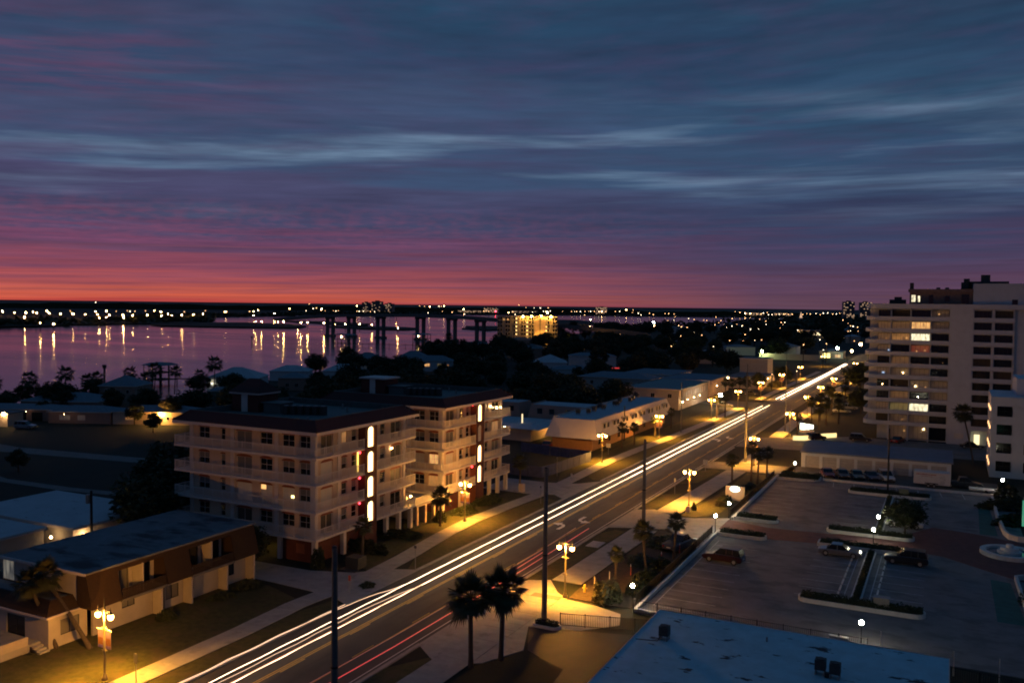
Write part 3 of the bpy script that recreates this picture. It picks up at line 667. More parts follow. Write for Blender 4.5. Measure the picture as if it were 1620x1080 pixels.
    for a in ((i0, j0, i1, j0+.2), (i0, j1-.2, i1, j1), (i0, j0+.2, i0+.2, j1-.2), (i1-.2, j0+.2, i1, j1-.2)): q_.box(a[0], a[1], 14.9, a[2], a[3], Z+.03)
    q_.build('flat_roof', MEMB, T)
    ribs = MB()
    for k in range(34): x = i0+.6+k*.58; ribs.box(x, j1-.25, 15.3, x+.05, j1-.2-.001, Z)
    tag(ribs.build('parapet_seam', MEMB, T), kind='stuff')
    # stair pavilion on the roof
    a0, a1, b0, b1 = -81.2, -76.9, 83.7+oy, 87.3+oy
    pv = MB().box(a0, b0, 15.3, a1, b1, 17.5).build('roof_pavilion', REDST, T)
    tr = MB()
    for x in (a0+1.6,): tr.box(x, b0-.06, 15.3, x+1.0, b0-.001, 17.5)
    tr.box(a0-.25, b0-.25, 17.5, a1+.25, b1+.25, 17.72); tr.build('pavilion_trim', TRIM, pv)
    if hip:
        cx, cy = (a0+a1)/2, (b0+b1)/2; c4 = [(a0-.35, b0-.35, 17.73), (a1+.35, b0-.35, 17.73), (a1+.35, b1+.35, 17.73), (a0-.35, b1+.35, 17.73)]; h1, h2 = (cx-.9, cy, 19.35), (cx+.9, cy, 19.35)
        MB().poly([c4[0], c4[1], h2, h1]).poly([c4[1], c4[2], h2]).poly([c4[2], c4[3], h1, h2]).poly([c4[3], c4[0], h1]).poly(c4[::-1]).build('pavilion_roof', TILE, pv)
    MB().box(-76.5, 84.2+oy, 15.3, -73.8, 86.5+oy, 16.5).box(-76.7, 84.0+oy, 16.5, -73.6, 86.7+oy, 16.62).build('roof_hatch', MEMB, T)
    for k in range(6):
        x = -73.3+k*.85; u = MB().box(x, 84.0+oy+k*.35, 15.3, x+.7, 84.7+oy+k*.35, 16.35).build('rooftop_unit', BOXD, T)
        MB().cyl((x+.35, 84.35+oy+k*.35, 16.35), (x+.35, 84.35+oy+k*.35, 16.42), .26, .26, 10).build('fan_guard', GREYM, u)
    for (x, y) in ((-79.5, 91.5), (-68, 90), (-71, 93), (-66, 80)): MB().cyl((x, y+oy, 15.3), (x, y+oy, 15.9), .12, .12, 6).build('vent_pipe', GREYM, T)
    # balcony furniture hint: chairs seen through the rails are not countable; ceiling lamps under the building
    for (x, y) in ((-72.6, 79.6), (-69.6, 79.8), (-73.9, 80.2)):
        MB().box(x-.5, y+oy-.12, 2.62, x+.5, y+oy+.12, 2.69).build('ceiling_lamp', emit('carport_lamp', (1.0, .55, .12), 22), T)
    MB().box(X0+.2, YS, 2.695, XC-.2, YN-.2, 2.8).build('carport_ceiling', CREAM, T)
    return T
A = condo(0, 'nearer five-storey cream apartment building with arched windows, white balconies and red tiled roof', {(2, 3): GLASS, (1, 3): LITD, (1, 4): LITD, (1, 2): LITD, (2, 2): BLIND},
          {(3, 1): LITO, (2, 0): LITD, (1, 0): LITD}, (0, 1, 2), True, (0, 1, 2, 3), ((-62.6, 92.0, 10.9, .09),))
MB().poly([(-70.6, 77.385, 7.6), (-69.9, 77.385, 7.6), (-69.9, 77.385, 8.15), (-70.6, 77.385, 8.15)]).build('lit_blind', emit('lit_blind_glow', (1, .5, .16), 1.3), A)
MB().poly([(-66.2, 77.385, 7.0), (-65.8, 77.385, 7.0), (-65.8, 77.385, 7.3), (-66.2, 77.385, 7.3)]).build('table_lamp_glow', emit('lit_lamp_shade', (1, .7, .25), 5), A)
MB().box(-62.78, 85.02, 9.05, -62.70, 85.22, 11.4).build('lit_doorway', emit('lit_door_edge', (1, .65, .12), 2.2), A)
Bb = condo(27.3, 'further five-storey cream apartment building with a flat-topped stair pavilion on its red tiled roof', {(1, 4): LITD, (1, 5): LITW, (0, 5): LITO, (1, 2): LITD}, {(2, 4): LITO, (1, 0): LITD, (3, 3): LITD},
           (3, 0), False, (0, 1, 3), ((-62.6, 91.2, 13.6, .11), (-62.6, 93.2, 13.2, .13), (-62.6, 94.6, 13.1, .08), (-62.4, 95.6, 10, .07)))
# terrace between them
D_ = root('terrace', (-62.5, 96.5, 0), 'low terrace deck with white railing and amber lit wall between the two apartment buildings', 'terrace')
MB().box(-76, 96.7, 2.45, -61.9, 103.3, 2.7).build('deck', CONC, D_)
MB().box(-76, 99.5, 0, -62.6, 99.7, 2.45).build('back_wall', CREAM, D_)
for y in (97.2, 99.2, 101.4, 103.0): MB().box(-62.3, y-.2, 0, -61.95, y+.2, 2.45).build('pillar', CREAM, D_)
rl = MB().box(-62.0, 96.75, 3.65, -61.94, 103.3, 3.72).box(-62.0, 96.75, 2.82, -61.94, 103.3, 2.87)
for k in range(44): rl.box(-61.985, 96.8+k*.15, 2.87, -61.955, 96.83+k*.15, 3.65)
rl.build('railing', TRIM, D_); lit_spot(D_, -62.7, 96.62, 3.9, .12, HLAMP)
MB().box(-76, 103.1, 2.7, -75.8, 103.2, 5).build('screen', CREAM, D_)

# ------------------------------------------------------------------ the high-rise on the right
def tower():
    T = root('high_rise', (-.4, 214, 0), 'white ten-storey high-rise with long banded balconies beyond the garages', 'apartment tower')
    cx0, cx1 = -15.2, -.4; Y0, Y1 = 214, 234; BZ = [3.3+2.6*k for k in range(10)]
    core = MB(); core.box(-14.6, Y0+1.9, 0, 3.9, Y1, 30.4); core.box(-16.7, Y0+2.5, 3.4, -14.61, Y1-.5, 29.3); core.box(4.3, Y0+1.2, 0, 12, Y1, 30.4)
    core.box(cx1, Y0, 0, 4.1, Y0+1.9, 29.3); core.box(11.8, Y0+.9, 0, 26, Y1, 29.3); core.box(7.68, Y0+.15, 3.3, 8.12, Y0+1.2, 29.3)
    core.build('wall', STUCG, T)
    def rr(x0, r, y0, y1, n=8):      # outline with a rounded west nose
        return [(x0+r-r*math.sin(a), y0+r-r*math.cos(a)) for a in [math.pi/2*i/n for i in range(n+1)]]
    nose = rr(-17.6, 2.4, Y0, Y1)
    cs = MB(); pa = MB()
    for k, z in enumerate(BZ):
        out = [(cx1-.003, Y0)]+nose+[(-17.6, Y1), (-14.5, Y1), (-14.5, Y0+1.89), (cx1-.003, Y0+1.89)]
        cs.prism(out, z, z+.18)
        edge = [(cx1-.003, Y0+.001)]+nose+[(-17.6, Y1)]
        for p, q_ in zip(edge, edge[1:]):
            d = Vector((q_[0]-p[0], q_[1]-p[1], 0)); L = d.length; d.normalize(); nx, ny = d.y*.12, -d.x*.12
            pa.prism([p, q_, (q_[0]+nx, q_[1]+ny), (p[0]+nx, p[1]+ny)], z+.182, z+.88)
        pa.box(4.103, Y0, z-.1, 7.9, Y0+.14, z+.82); pa.box(7.903, Y0+.02, z-.1, 11.9, Y0+.16, z+.82)
        cs.box(4.103, Y0+.14, z, 11.9, Y0+1.2, z+.18)
    cs.build('balcony_slab', STUCG, T)
    pa.build('balcony_parapet', STUCG, T)
    top = MB().prism([(26, Y0-.05)]+rr(-17.6, 2.4, Y0-.05, Y1)+[(-17.6, Y1), (26, Y1)], 29.32, 30.4); top.build('roof_band', STUCG, T)
    fins = MB()
    for x in (-12.2, -8.2, -4.1): fins.box(x-.09, Y0+.15, 0, x+.09, Y0+1.88, 29.3)
    fins.box(4.12, Y0+.15, 0, 4.28, Y0+1.19, 29.3); fins.box(11.75, Y0+.17, 0, 11.9, Y0+1.19, 29.3); fins.build('party_wall', STUCG, T)
    LM = {(8, 0): LITA, (8, 1): LITA, (8, 2): LITW, (7, 0): LITA, (7, 1): LITO, (7, 2): LITWH, (6, 2): LITR, (1, 2): LITWH, (1, 1): LITY, (0, 2): LITD, (0, 1): LITD, (3, 3): LITD, (4, 1): LITD, (4, 0): LITD, (3, 2): LITD, (9, 3): LITD, (5, 1): LITA, (4, 2): LITD, (2, 3): LITD, (6, 0): LITD, (1, 0): LITD, (8, 3): LITD, (2, 1): LITA}
    cols = [(-13.6, 2.6), (-10.2, 3.7), (-6.15, 3.8), (-2.25, 3.4)]
    g = {}
    for i, (x, w) in enumerate(cols):
        for k in range(10):
            window(T, x, Y0+1.88, BZ[k]+.2, 0, w, 2.1, 'quad', LM.get((k, i), (DRAPE if (k*5+i*3) % 6 == 0 else GLASS)), DARKM, arch=False)
    for i, x in enumerate((5.95, 9.95)):
        for k in range(10): window(T, x, Y0+1.18, BZ[k]+.2, 0, 3.3, 2.1, 'quad', DRAPE if (k+i) % 5 == 0 else GLASS, DARKM, arch=False)
    for i, (x, w, m) in enumerate(((-10.2, 3.6, LITD), (-6.15, 3.7, LITD), (-2.25, 3.4, GLASS))): window(T, x, Y0+1.88, .3, 0, w, 2.8, 'quad', m, DARKM, arch=False)
    window(T, 2.0, Y0-.01, 1.3, 0, 1.9, 1.1, 'pair', LITD, TRIM, arch=False); MB().box(4.95, Y0-.04, .1, 6.0, Y0+.0, 2.4).build('lit_door', emit('lit_door', (1, .82, .42), 1.5), T)
    for x in (-12.2, -8.2, -4.1): MB().box(x-.15, Y0+.01, 0, x+.15, Y0+.14, 3.29).build('column', STUCG, T)
    MB().box(-14.4, Y0+3, 0, -12.4, Y0+5, 3.3).build('lobby_wall', STUCG, T)
    for (x, z, s, m) in ((-12.6, BZ[6]+1.1, .3, TV), (-13.6, BZ[4]+1.2, .42, TV), (-9.5, BZ[4]+1.3, .13, WARMB), (-13.7, BZ[3]+1.2, .12, WARMB), (-6.9, BZ[3]+1, .14, WARMB), (-6.3, BZ[2]+1.2, .1, WGLOBE), (-3.4, BZ[3]+1.5, .12, LITW), (-5.0, 2.6, .16, WARMB), (-9.0, BZ[7]+1.3, .3, LITW), (-6.9, BZ[6]+1.0, .25, LITW), (-5.2, BZ[6]+1.2, .3, LITW), (-2.6, BZ[9]+1.5, .25, LITW), (-1.6, BZ[5]+1.2, .2, LITO), (-10.8, BZ[3]+1.0, .2, LITO), (-4.9, BZ[3]+.9, .25, LITW), (-13.2, BZ[7]+1.1, .35, LITO), (-9.4, BZ[0]+1.2, .3, LITO), (-8.9, 2.0, .3, LITW), (12.1, 1.3, .01, WARMB)):
        MB().box(x-s/2, Y0+1.7, z-s/3, x+s/2, Y0+1.76, z+s/3).build('room_light', m, T)
    # penthouse and plant on the roof
    ph = MB().box(-8.7, Y0+4, 30.4, 3.9, Y0+15, 33.1).build('penthouse', mat('brown_penthouse', (.22, .15, .13), .8), T)
    MB().box(-9.0, Y0+3.6, 33.1, 4.0, Y0+15.4, 33.75).build('penthouse_fascia', mat('brown_penthouse', (.22, .15, .13)), ph)
    MB().box(-8.3, Y0+3.96, 30.9, -7.5, Y0+3.99, 32.4).box(-7.0, Y0+3.96, 30.9, -6.6, Y0+3.99, 32.2).build('lit_window', LITWH, ph)
    MB().box(-4.8, Y0+3.96, 30.4, -3.9, Y0+3.99, 32.5).box(-1.6, Y0+3.96, 31, -.6, Y0+3.99, 32.3).box(1.7, Y0+3.96, 30.5, 3.2, Y0+3.99, 32.6).build('dark_opening', GLASS, ph)
    MB().box(4.0, Y0+1.6, 30.4, 13.6, Y0+12, 34.9).build('machine_room', STUCG, T)
    MB().box(11.3, Y0+1.56, 30.4, 12.4, Y0+1.59, 31.5).build('dark_hatch', GLASS, T)
    pl = MB().box(1.6, Y0+9, 33.75, 3.6, Y0+11, 35.4).box(3.2, Y0+9, 33.75, 11, Y0+13, 35.6).box(5.5, Y0+8, 34.9, 7.3, Y0+10, 37.0).box(2.1, Y0+9, 35.4, 3.3, Y0+10, 36.2).box(-8.8, Y0+6, 33.75, -8, Y0+7, 35.2)
    pl.build('plant_room', BOXD, T)
    for x in (-3, -1.2): MB().cyl((x, Y0+8, 33.75), (x, Y0+8, 34.2), .45, .4, 8).build('roof_vent', BOXD, T)
    MB().box(-13, Y0+6, 30.4, -9.6, Y0+9, 31.4).box(-12, Y0+6.5, 31.4, -10.5, Y0+8.5, 32).build('stair_head', BOXD, T)
    return T
tower()
# white block at the right edge
Wb = root('white_apartment_block', (6.6, 175, 0), 'white four-storey block with recessed balconies at the right edge of the picture', 'apartment building')
mw = MB(); wall(mw, 'S', 175, 6.6, 26, 0, 14, [(7.5+k*4.2-.0, 9.9+k*4.2, 1.1+3.2*j, 2.9+3.2*j) for k in range(4) for j in range(4)], .2)
wall(mw, 'W', 6.6, 175.2, 190, 0, 14, [], .2); mw.box(8, 177.5, 0, 26, 190, 13.9); mw.box(10.5, 178, 14, 26, 190, 17.2); mw.box(6.6, 175, 14.0, 26, 190, 14.12); mw.build('wall', STUCG, Wb)
bars = MB()
for j in range(4):
    for k in range(4):
        x = 7.5+k*4.2; z = 1.1+3.2*j
        bars.box(x, 175.05, z+.95, x+2.4, 175.09, z+1.0)
        for i in range(17): bars.box(x+i*.145, 175.05, z, x+i*.145+.03, 175.09, z+.95)
        window(Wb, x+1.2, 176.9, z-.3, 0, 2.3, 2.0, 'slide', GLASS, DARKM, arch=False)
tag(bars.build('balcony_bars', DARKM, Wb), kind='stuff')
for j in range(4):
    for y in (176.5, 180, 184): MB().box(6.42, y-.08, 1.9+3.2*j, 6.58, y+.08, 2.5+3.2*j).build('wall_lamp', emit('wall_sconce', (1, .5, .2), 2.4), Wb)
MB().box(12.5, 177.9, 14.6, 14, 177.98, 16.6).build('dark_opening', GLASS, Wb)
# ------------------------------------------------------------------ brown shake-sided block in front, left
B = root('shake_sided_block', (-65, 50, 0), 'two-storey motel block with brown shake mansard and stained flat roof at lower left', 'apartment building')
mb = MB(); ops = [(58.2, 59.0, 0, 2.1), (59.1, 60.7, .8, 2.1), (54.2, 55.6, 1.5, 2.1), (67.0, 68.0, .9, 2.1), (61.9, 62.6, .9, 2.1)]
wall(mb, 'E', -65.7, 51.2, 69.8, 0, 2.9, ops); wall(mb, 'S', 50, -76, -65.7, 2.9, 5.8, []); wall(mb, 'N', 69.8, -76, -65.9, 0, 5.8, []); wall(mb, 'W', -76, 50.2, 69.6, 0, 5.8, [])
wall(mb, 'E', -66.0, 50.2, 69.6, 2.9, 5.8, [(53.4, 55.2, 2.95, 5), (56.0, 57.6, 2.95, 5), (61.6, 63.4, 2.95, 5), (64.6, 66.2, 2.95, 5)])
mb.build('wall', STUCW, B)
for (y, w, h, z, m) in ((58.6, .8, 2.1, 0, DRAPE), (59.9, 1.6, 1.3, .8, BLIND), (54.9, 1.4, .6, 1.5, BLIND), (67.5, 1.0, 1.2, .9, GLASS), (62.25, .7, 1.2, .9, GLASS)): window(B, -65.8, y, z, ROT['E'], w, h, 'pair' if w > 1 else 'plain', m, DARKM, arch=False)
for y, m in ((54.3, BLIND), (56.8, GLASS), (62.5, GLASS), (65.4, GLASS)): window(B, -66.1, y, 2.95, ROT['E'], 1.7, 2.05, 'slide', m, DARKM, arch=False)
for y in (57.7, 61.3, 65.9, 69.7): MB().box(-65.69, y-.1, 0, -64.55, y+.1, 2.88).build('wing_wall', STUCW, B)
ms = MB()
def mans(y0, y1, z0=2.9, z1=5.85):
    q_ = (z0-2.9)/2.95; xo_ = -64.1-.75*q_
    ms.frus([(-65.99, y0, z0), (xo_, y0, z0), (xo_, y1, z0), (-65.99, y1, z0)], [(-65.99, y0, z1), (-64.85, y0, z1), (-64.85, y1, z1), (-65.99, y1, z1)])
mans(49.9, 53.0); mans(58.0, 61.0); mans(66.5, 69.9); mans(53.0, 58.0, 5.45); mans(61.0, 66.5, 5.45)
M_ = ms.build('shake_mansard', SHING, B)
cr = MB()
for k in range(11):
    z = 3.1+k*.25; xo_ = -64.1-.75*(z-2.9)/2.95
    for (a, c) in (((49.9, 53.0), (58.0, 61.0), (66.5, 69.9)) if z < 5.46 else ((49.9, 69.9),)): cr.frus([(xo_, a, z-.25+.03), (xo_+.045, a, z-.25+.03), (xo_+.045, c, z-.25+.03), (xo_, c, z-.25+.03)], [(xo_-.05, a, z), (xo_-.035, a, z), (xo_-.035, c, z), (xo_-.05, c, z)])
tag(cr.build('shake_course', SHING, M_), kind='stuff')
for (y0, y1) in ((53.0, 58.0), (61.0, 66.5)):
    MB().box(-65.99, y0, 2.7, -64.15, y1, 2.9).build('balcony_floor', CONCD, B); sc_ = MB().box(-64.25, y0, 3.78, -64.17, y1, 3.85).box(-64.25, y0, 2.95, -64.17, y1, 3.02); [sc_.box(-64.23, y0+.1+.16*i, 3.02, -64.19, y0+.2+.16*i, 3.78) for i in range(int((y1-y0-.2)/.16))]; sc_.build('balcony_screen', mat('dark_timber_rail', (.03, .016, .01), .8), B)
    MB().box(-65.98, (y0+y1)/2+.05, 2.9, -64.6, (y0+y1)/2+.17, 5.44).build('balcony_divider', STUCW, B)
MB().box(-76.1, 49.7, 5.86, -64.6, 70.0, 6.02).build('flat_roof', ROOFB, B)
MB().box(-76.15, 49.6, 5.8, -64.6, 49.69, 6.05).build('roof_edge', TRIM, B)
window(B, -75.1, 49.98, 3.9, 0, 1.6, 1.9, 'plain', curtain('lit_stair_wall', (.9, .8, .6), .16), STUCW, arch=False)
# single-storey front wing with porch
Wg = root('front_wing', (-66.2, 47.4, 0), 'single-storey white wing with low brown roof skirt and porch behind the leaning palm', 'building')
mb = MB(); wall(mb, 'E', -66.2, 47.6, 51.0, 0, 2.9, [(48.5, 50.3, .9, 2.2)]); wall(mb, 'S', 47.4, -80, -66.2, 0, 2.9, [(-71.6, -69.2, .15, 2.3)]); mb.box(-80, 51.0, 0, -66.4, 51.2, 2.9); mb.build('wall', STUCW, Wg)
window(Wg, -66.3, 49.4, .9, ROT['E'], 1.8, 1.3, 'pair', BLIND, DARKM, arch=False); window(Wg, -70.4, 47.5, .15, 0, 2.4, 2.15, 'slide', GLASS, DARKM, arch=False)
sk = MB(); o_ = [(-80.2, 46.9, 2.95), (-65.7, 46.9, 2.95), (-65.7, 51.1, 2.95), (-80.2, 51.1, 2.95)]; i_ = [(-80.2, 47.9, 3.9), (-66.6, 47.9, 3.9), (-66.6, 51.1, 3.9), (-80.2, 51.1, 3.9)]
sk.frus(o_, i_); sk.build('roof_skirt', SHING, Wg); MB().box(-80, 48.1, 3.902, -66.8, 49.6, 3.95).build('flat_roof', ROOFB, Wg); MB().box(-80.25, 46.8, 2.8, -65.6, 51.0, 2.948).build('fascia', TRIM, Wg)
MB().box(-80, 43.2, 0, -67.2, 47.38, .62).build('porch_deck', CONC, Wg); bl = MB().box(-67.35, 43.2, .62, -67.2, 46.3, 1.35).box(-80, 43.2, .62, -67.36, 43.35, 1.35); bl.build('porch_wall', STUCW, Wg)
for k in range(3): MB().box(-67.19, 46.4, 0, -66.7+k*.4, 47.3, .5-k*.17).build('step', CONC, Wg)
MB().box(-66.9, 41.4, 0, -65.2, 41.6, .55).build('planter_wall', STUCW, Wg)

# ------------------------------------------------------------------ generic low buildings
def flat(name, label, x0, x1, y0, y1, h, wm_, rm, wins=(), rot=0.0, at=None, base_m=None, base_h=0, over=.3, cat='house', hip=0.0, doors=(), glow=()):
    """local box about its own corner; wins = (side, u, z, w, h, pane)"""
    T = lroot(name, label, cat); w, d = x1-x0, y1-y0
    mb = MB().box(0, 0, 0, w, d, h); mb.build('wall', wm_, T)
    if hip:
        r = MB(); e = over; a, b_, c, d_ = (-e, -e, h+.02), (w+e, -e, h+.02), (w+e, d+e, h+.02), (-e, d+e, h+.02)
        if w > d: m1, m2 = (d/2, d/2, h+hip), (w-d/2, d/2, h+hip); r.poly([a, b_, m2, m1]).poly([b_, c, m2]).poly([c, d_, m1, m2]).poly([d_, a, m1])
        else: m1, m2 = (w/2, w/2, h+hip), (w/2, d-w/2, h+hip); r.poly([a, b_, m1]).poly([b_, c, m2, m1]).poly([c, d_, m2]).poly([d_, a, m1, m2])
        r.poly([d_, c, b_, a]); rf = r.build('roof', rm, T)
        MB().box(-e, -e, h-.16, w+e, d+e, h+.015).build('eave', TRIM, T)
    else:
        MB().box(-over, -over, h+.003, w+over, d+over, h+.25).build('roof', rm, T)
        MB().box(-over-.04, -over-.04, h-.05, w+over+.04, d+over+.04, h+.002).box(-over-.04, -over-.04, h+.002, w+over+.04, -over-.002, h+.3).build('eave', TRIM, T)
    for (s, u, z, ww, hh, p) in wins:
        if s == 'S': window(T, u, -.02, z, 0, ww, hh, 'pair' if ww > .9 else 'plain', p, TRIM, arch=False)
        elif s == 'E': window(T, w+.02, u, z, ROT['E'], ww, hh, 'pair' if ww > .9 else 'plain', p, TRIM, arch=False)
        elif s == 'W': window(T, -.02, u, z, ROT['W'], ww, hh, 'pair' if ww > .9 else 'plain', p, TRIM, arch=False)
    for (s, u, ww, hh, m) in doors:
        if s == 'S': MB().box(u-ww/2, -.06, 0, u+ww/2, -.01, hh).build('door', m, T)
        else: MB().box(w+.01, u-ww/2, 0, w+.06, u+ww/2, hh).build('door', m, T)
    for (x, y, z, r, m) in glow: MB().sphere((x, y, z), r, 8, 5).build('wall_lamp', m, T)
    return place(T, x0 if at is None else at[0], y0 if at is None else at[1], 0, rot)
G_, Bd, Ly, Lo, Ld = GLASS, BLIND, LITY, LITO, LITD
# white-mansard townhouses across the blue construction fence
def townhouse(name, label, x0, x1, y0, y1, h, ex, sy, wins_e, wins_s, acs, wallc, mcol):
    T = root(name, (x1, y0, 0), label, 'townhouses')
    wl = MB().box(x0, y0, 0, x1-.6, y1, 2.8); wl.build('wall', wallc, T)
    m_ = MB(); m_.frus([(x0-.3, y0-sy, 2.8), (x1+ex, y0-sy, 2.8), (x1+ex, y1, 2.8), (x0-.3, y1, 2.8)], [(x0, y0, h), (x1-.2, y0, h), (x1-.2, y1, h), (x0, y1, h)]); m_.build('white_mansard', mcol, T)
    MB().box(x0+.3, y0+.4, h+.002, x1-.5, y1-.3, h+.06).build('flat_roof', ROOFW, T)
    MB().box(x0, y0+.1, h, x0+.25, y1, h+.3).build('parapet', mcol, T)
    for (y, z) in wins_e:
        xx = x1+ex-(ex+.2)*(z+.7-2.8)/(h-2.8) if z > 2.8 else x1-.6
        dm = MB().box(xx-.9, y-.62, z-.05, xx+.12, y+.62, z+1.5).build('dormer', STUCW if z > 2.8 else wallc, T); window(T, xx+.14, y, z, ROT['E'], 1.1, 1.4, 'sash', GLASS, DARKM, arch=False)
    for (x, z) in wins_s: window(T, x, y0-sy*.55 if z > 2.8 else y0-.02, z, 0, 1.2, 1.3, 'pair', GLASS, DARKM, arch=False)
    for (x, y) in acs:
        u = MB().box(x-.4, y-.4, h+.35, x+.4, y+.4, h+1.15).build('rooftop_unit', BOXD, T); MB().box(x-.3, y-.3, h+.06, x-.25, y+.3, h+.35).box(x+.25, y-.3, h+.06, x+.3, y+.3, h+.35).build('unit_stand', GREYM, u)
    return T
townhouse('townhouse_row', 'long white mansard townhouse row with a line of rooftop units behind the street lamps', -72.6, -63.3, 164.8, 214.5, 6.2, 1.6, 3.2,
          [(168+5.9*k+dy, z) for k in range(8) for dy in (0, 2.2) for z in (3.9,)]+[(168.5+5.9*k, .9) for k in range(8)], [], [(-70+1.1*(k % 2), 172+k*6.5) for k in range(7)]+[(-68.4, 174+k*9) for k in range(4)], BRICK, mat('mansard_white', (.58, .52, .47), .8, .06, .6))
townhouse('townhouse_block', 'small white mansard townhouse end partly hidden behind the further apartment building', -96, -79.2, 169.5, 180, 3.6, 2.0, 1.5, [], [], [], STUCW, STUCG)
townhouse('townhouse_block', 'tall pink-walled townhouse end behind the low white one', -108, -90.3, 185.5, 192, 6.2, 1.0, 1.5, [], [(-92, 4.2)], [], PINKW, PINKW)
townhouse('townhouse_block', 'pink townhouse at the back of the amber lit courtyard', -86.6, -70, 184, 192, 6.2, .8, 1.6, [], [(-84, 4.2), (-81, 4.2), (-77, 4.2)], [], CREAM, PINKW)
cw = MB().box(-86, 181.5, 0, -74, 181.7, 2.6).box(-80.2, 172, 0, -80.0, 181, .9); tag(cw.build('courtyard_wall', CREAM), 'amber lit courtyard wall between the townhouses', 'wall')
L_ = root('lantern_post', (-77.6, 177, 0), 'lantern on a short post lighting the townhouse courtyard amber', 'lamp'); MB().cyl((-77.6, 177, 0), (-77.6, 177, 2.6), .05, .05, 6).build('post', DARKM, L_); MB().sphere((-77.6, 177, 2.75), .2, 8, 5).build('globe', HLAMP, L_)
tl = root('tall_light_strip', (-82.6, 171, 3.3), 'narrow lit vertical strip on the flat roof beside the apartment building', 'light fitting'); MB().box(-82.7, 171, 3.67, -82.45, 171.1, 5.6).build('lit_panel', emit('lit_panel', (1, .75, .4), 1.6), tl)
# construction fence in front
F_ = root('construction_fence', (-60.2, 150, 0), 'blue panel construction fence round the dark yard beside the pavement', 'fence')
pts = [(-59.7, 153.4), (-60.2, 146), (-60.6, 139), (-61.2, 134.5)]; FM = mat('blue_fence_panel', (.07, .08, .16), .7, .25, 1.5); pn = MB().box(-1.15, -.03, .08, 1.15, .03, 1.9).mesh('fence_panel', FM)
def fence_run(a, c, parent):
    L = math.dist(a, c); n = max(1, round(L/2.4)); an = math.atan2(c[1]-a[1], c[0]-a[0])
    for i in range(n):
        q_ = (i+.5)/n; inst('fence_panel', pn, parent, (a[0]+(c[0]-a[0])*q_, a[1]+(c[1]-a[1])*q_, 0), an, (L/n/2.4, 1, 1))
for a, c in zip(pts, pts[1:]): fence_run(a, c, F_)
fence_run((-59.7, 153.6), (-76, 157), F_); fence_run((-61.2, 134.5), (-74, 134.5), F_)
# two-storey white blocks further up the west side
flat('white_two_storey_block', 'long white two-storey block with small square windows behind the townhouses', -109, -84.5, 268, 280, 6.2, mat('dim_white_wall', (.42, .41, .4), .85, .08, 1), ROOFG,
     [('S', u, 3.9, 1.1, 1.2, G_) for u in (2.0, 4.6, 9.2, 11.6, 14.6, 17.0, 20.9, 23.2)]+[('S', u, 1.1, 1.1, 1.0, G_) for u in (11, 20)], hip=1.5, over=.5, cat='building')
flat('teal_roof_block', 'two-storey block with teal flat roof and amber lit arcade facing the road', -84, -68.4, 243, 276, 5.6, STUCW, ROOFT, [('S', u, 3.3, 1.2, 1.2, G_) for u in (3, 8, 13)]+[('S', u, .9, 1.0, 1.2, G_) for u in (5, 12)]+[('E', 3+u*2.6, 3.2, .9, 1.5, LITD if u % 3 else LITO) for u in range(11)],
     cat='building', glow=[(16.2, 2, 2.2, .16, WARMB), (16.0, 8, 2.4, .1, WARMB), (16.0, 15, 2.4, .1, WARMB), (16.0, 22, 2.4, .1, WARMB)])
flat('teal_roof_block', 'pale flat-roofed block behind the palms further along the same side', -86, -70, 284, 312, 5.2, CREAM, ROOFG, [('E', 3+u*3.2, 1, 1.1, 1.3, LITD) for u in range(8)], cat='building', glow=[(16.3, 26, 4.6, .22, WARMB), (16.3, 10, 3, .12, WARMB)])
flat('grey_roof_hall', 'low grey-roofed hall at the back of the teal roofed block', -104, -86, 296, 322, 5.5, STUCG, ROOFG, [], cat='building')
flat('small_white_block', 'small pale box-like block above the roofs before the dark trees', -80.6, -69, 380, 392, 7.5, STUCW, ROOFG, [], cat='building')
flat('amber_arcade_shop', 'low shop with amber lit arcade beyond the teal roofed block', -74, -61, 322, 352, 3.6, CREAM, ROOFB, [('E', 2+u*3, .6, 1.6, 1.8, Lo) for u in range(9)], cat='shop', glow=[(13.4, 5+u*8, 3.0, .14, WARMB) for u in range(3)])
flat('gabled_hall', 'pale gabled hall beyond the dark trees with a floodlit wall at its foot', -96, -82.5, 545, 560, 6.2, STUCG, ROOFG, [], hip=2.2, cat='hall')
fw_ = root('floodlit_wall', (-97, 516, 0), 'long low wall lit pale green by a floodlight in front of the gabled hall', 'wall'); MB().box(-98.5, 516, 0, -66, 516.4, 3.4).build('wall', STUCW, fw_)
flat('arched_front_shop', 'shop with a round-arched glowing front near the vanishing end of the road', -70, -56.5, 549, 560, 4.2, STUCW, ROOFG, [('S', 4, .3, 4.4, 2.8, curtain('lit_yellow_front', (1, .8, .25), 3.0)), ('S', 10.5, .8, 3.2, 1.6, LITW)], cat='shop', hip=1.6)
flat('lit_restaurant', 'long low building with bright lit windows and amber walls across the trees', -142, -104, 950, 965, 7, CREAM, ROOFG, [('S', 14, 2.2, 4.5, 2.6, curtain('lit_front', (1, .75, .4), 4)), ('S', 21, 2.2, 9, 2.6, curtain('lit_front', (1, .75, .4), 4)), ('S', 30, 2.2, 4, 2.6, curtain('lit_front', (1, .75, .4), 4))], cat='restaurant', glow=[(1.5, -1.5, 3, .9, WARMB), (36, -1.5, 4, .9, WARMB), (33.5, -1.5, 3.5, .7, WARMB)])
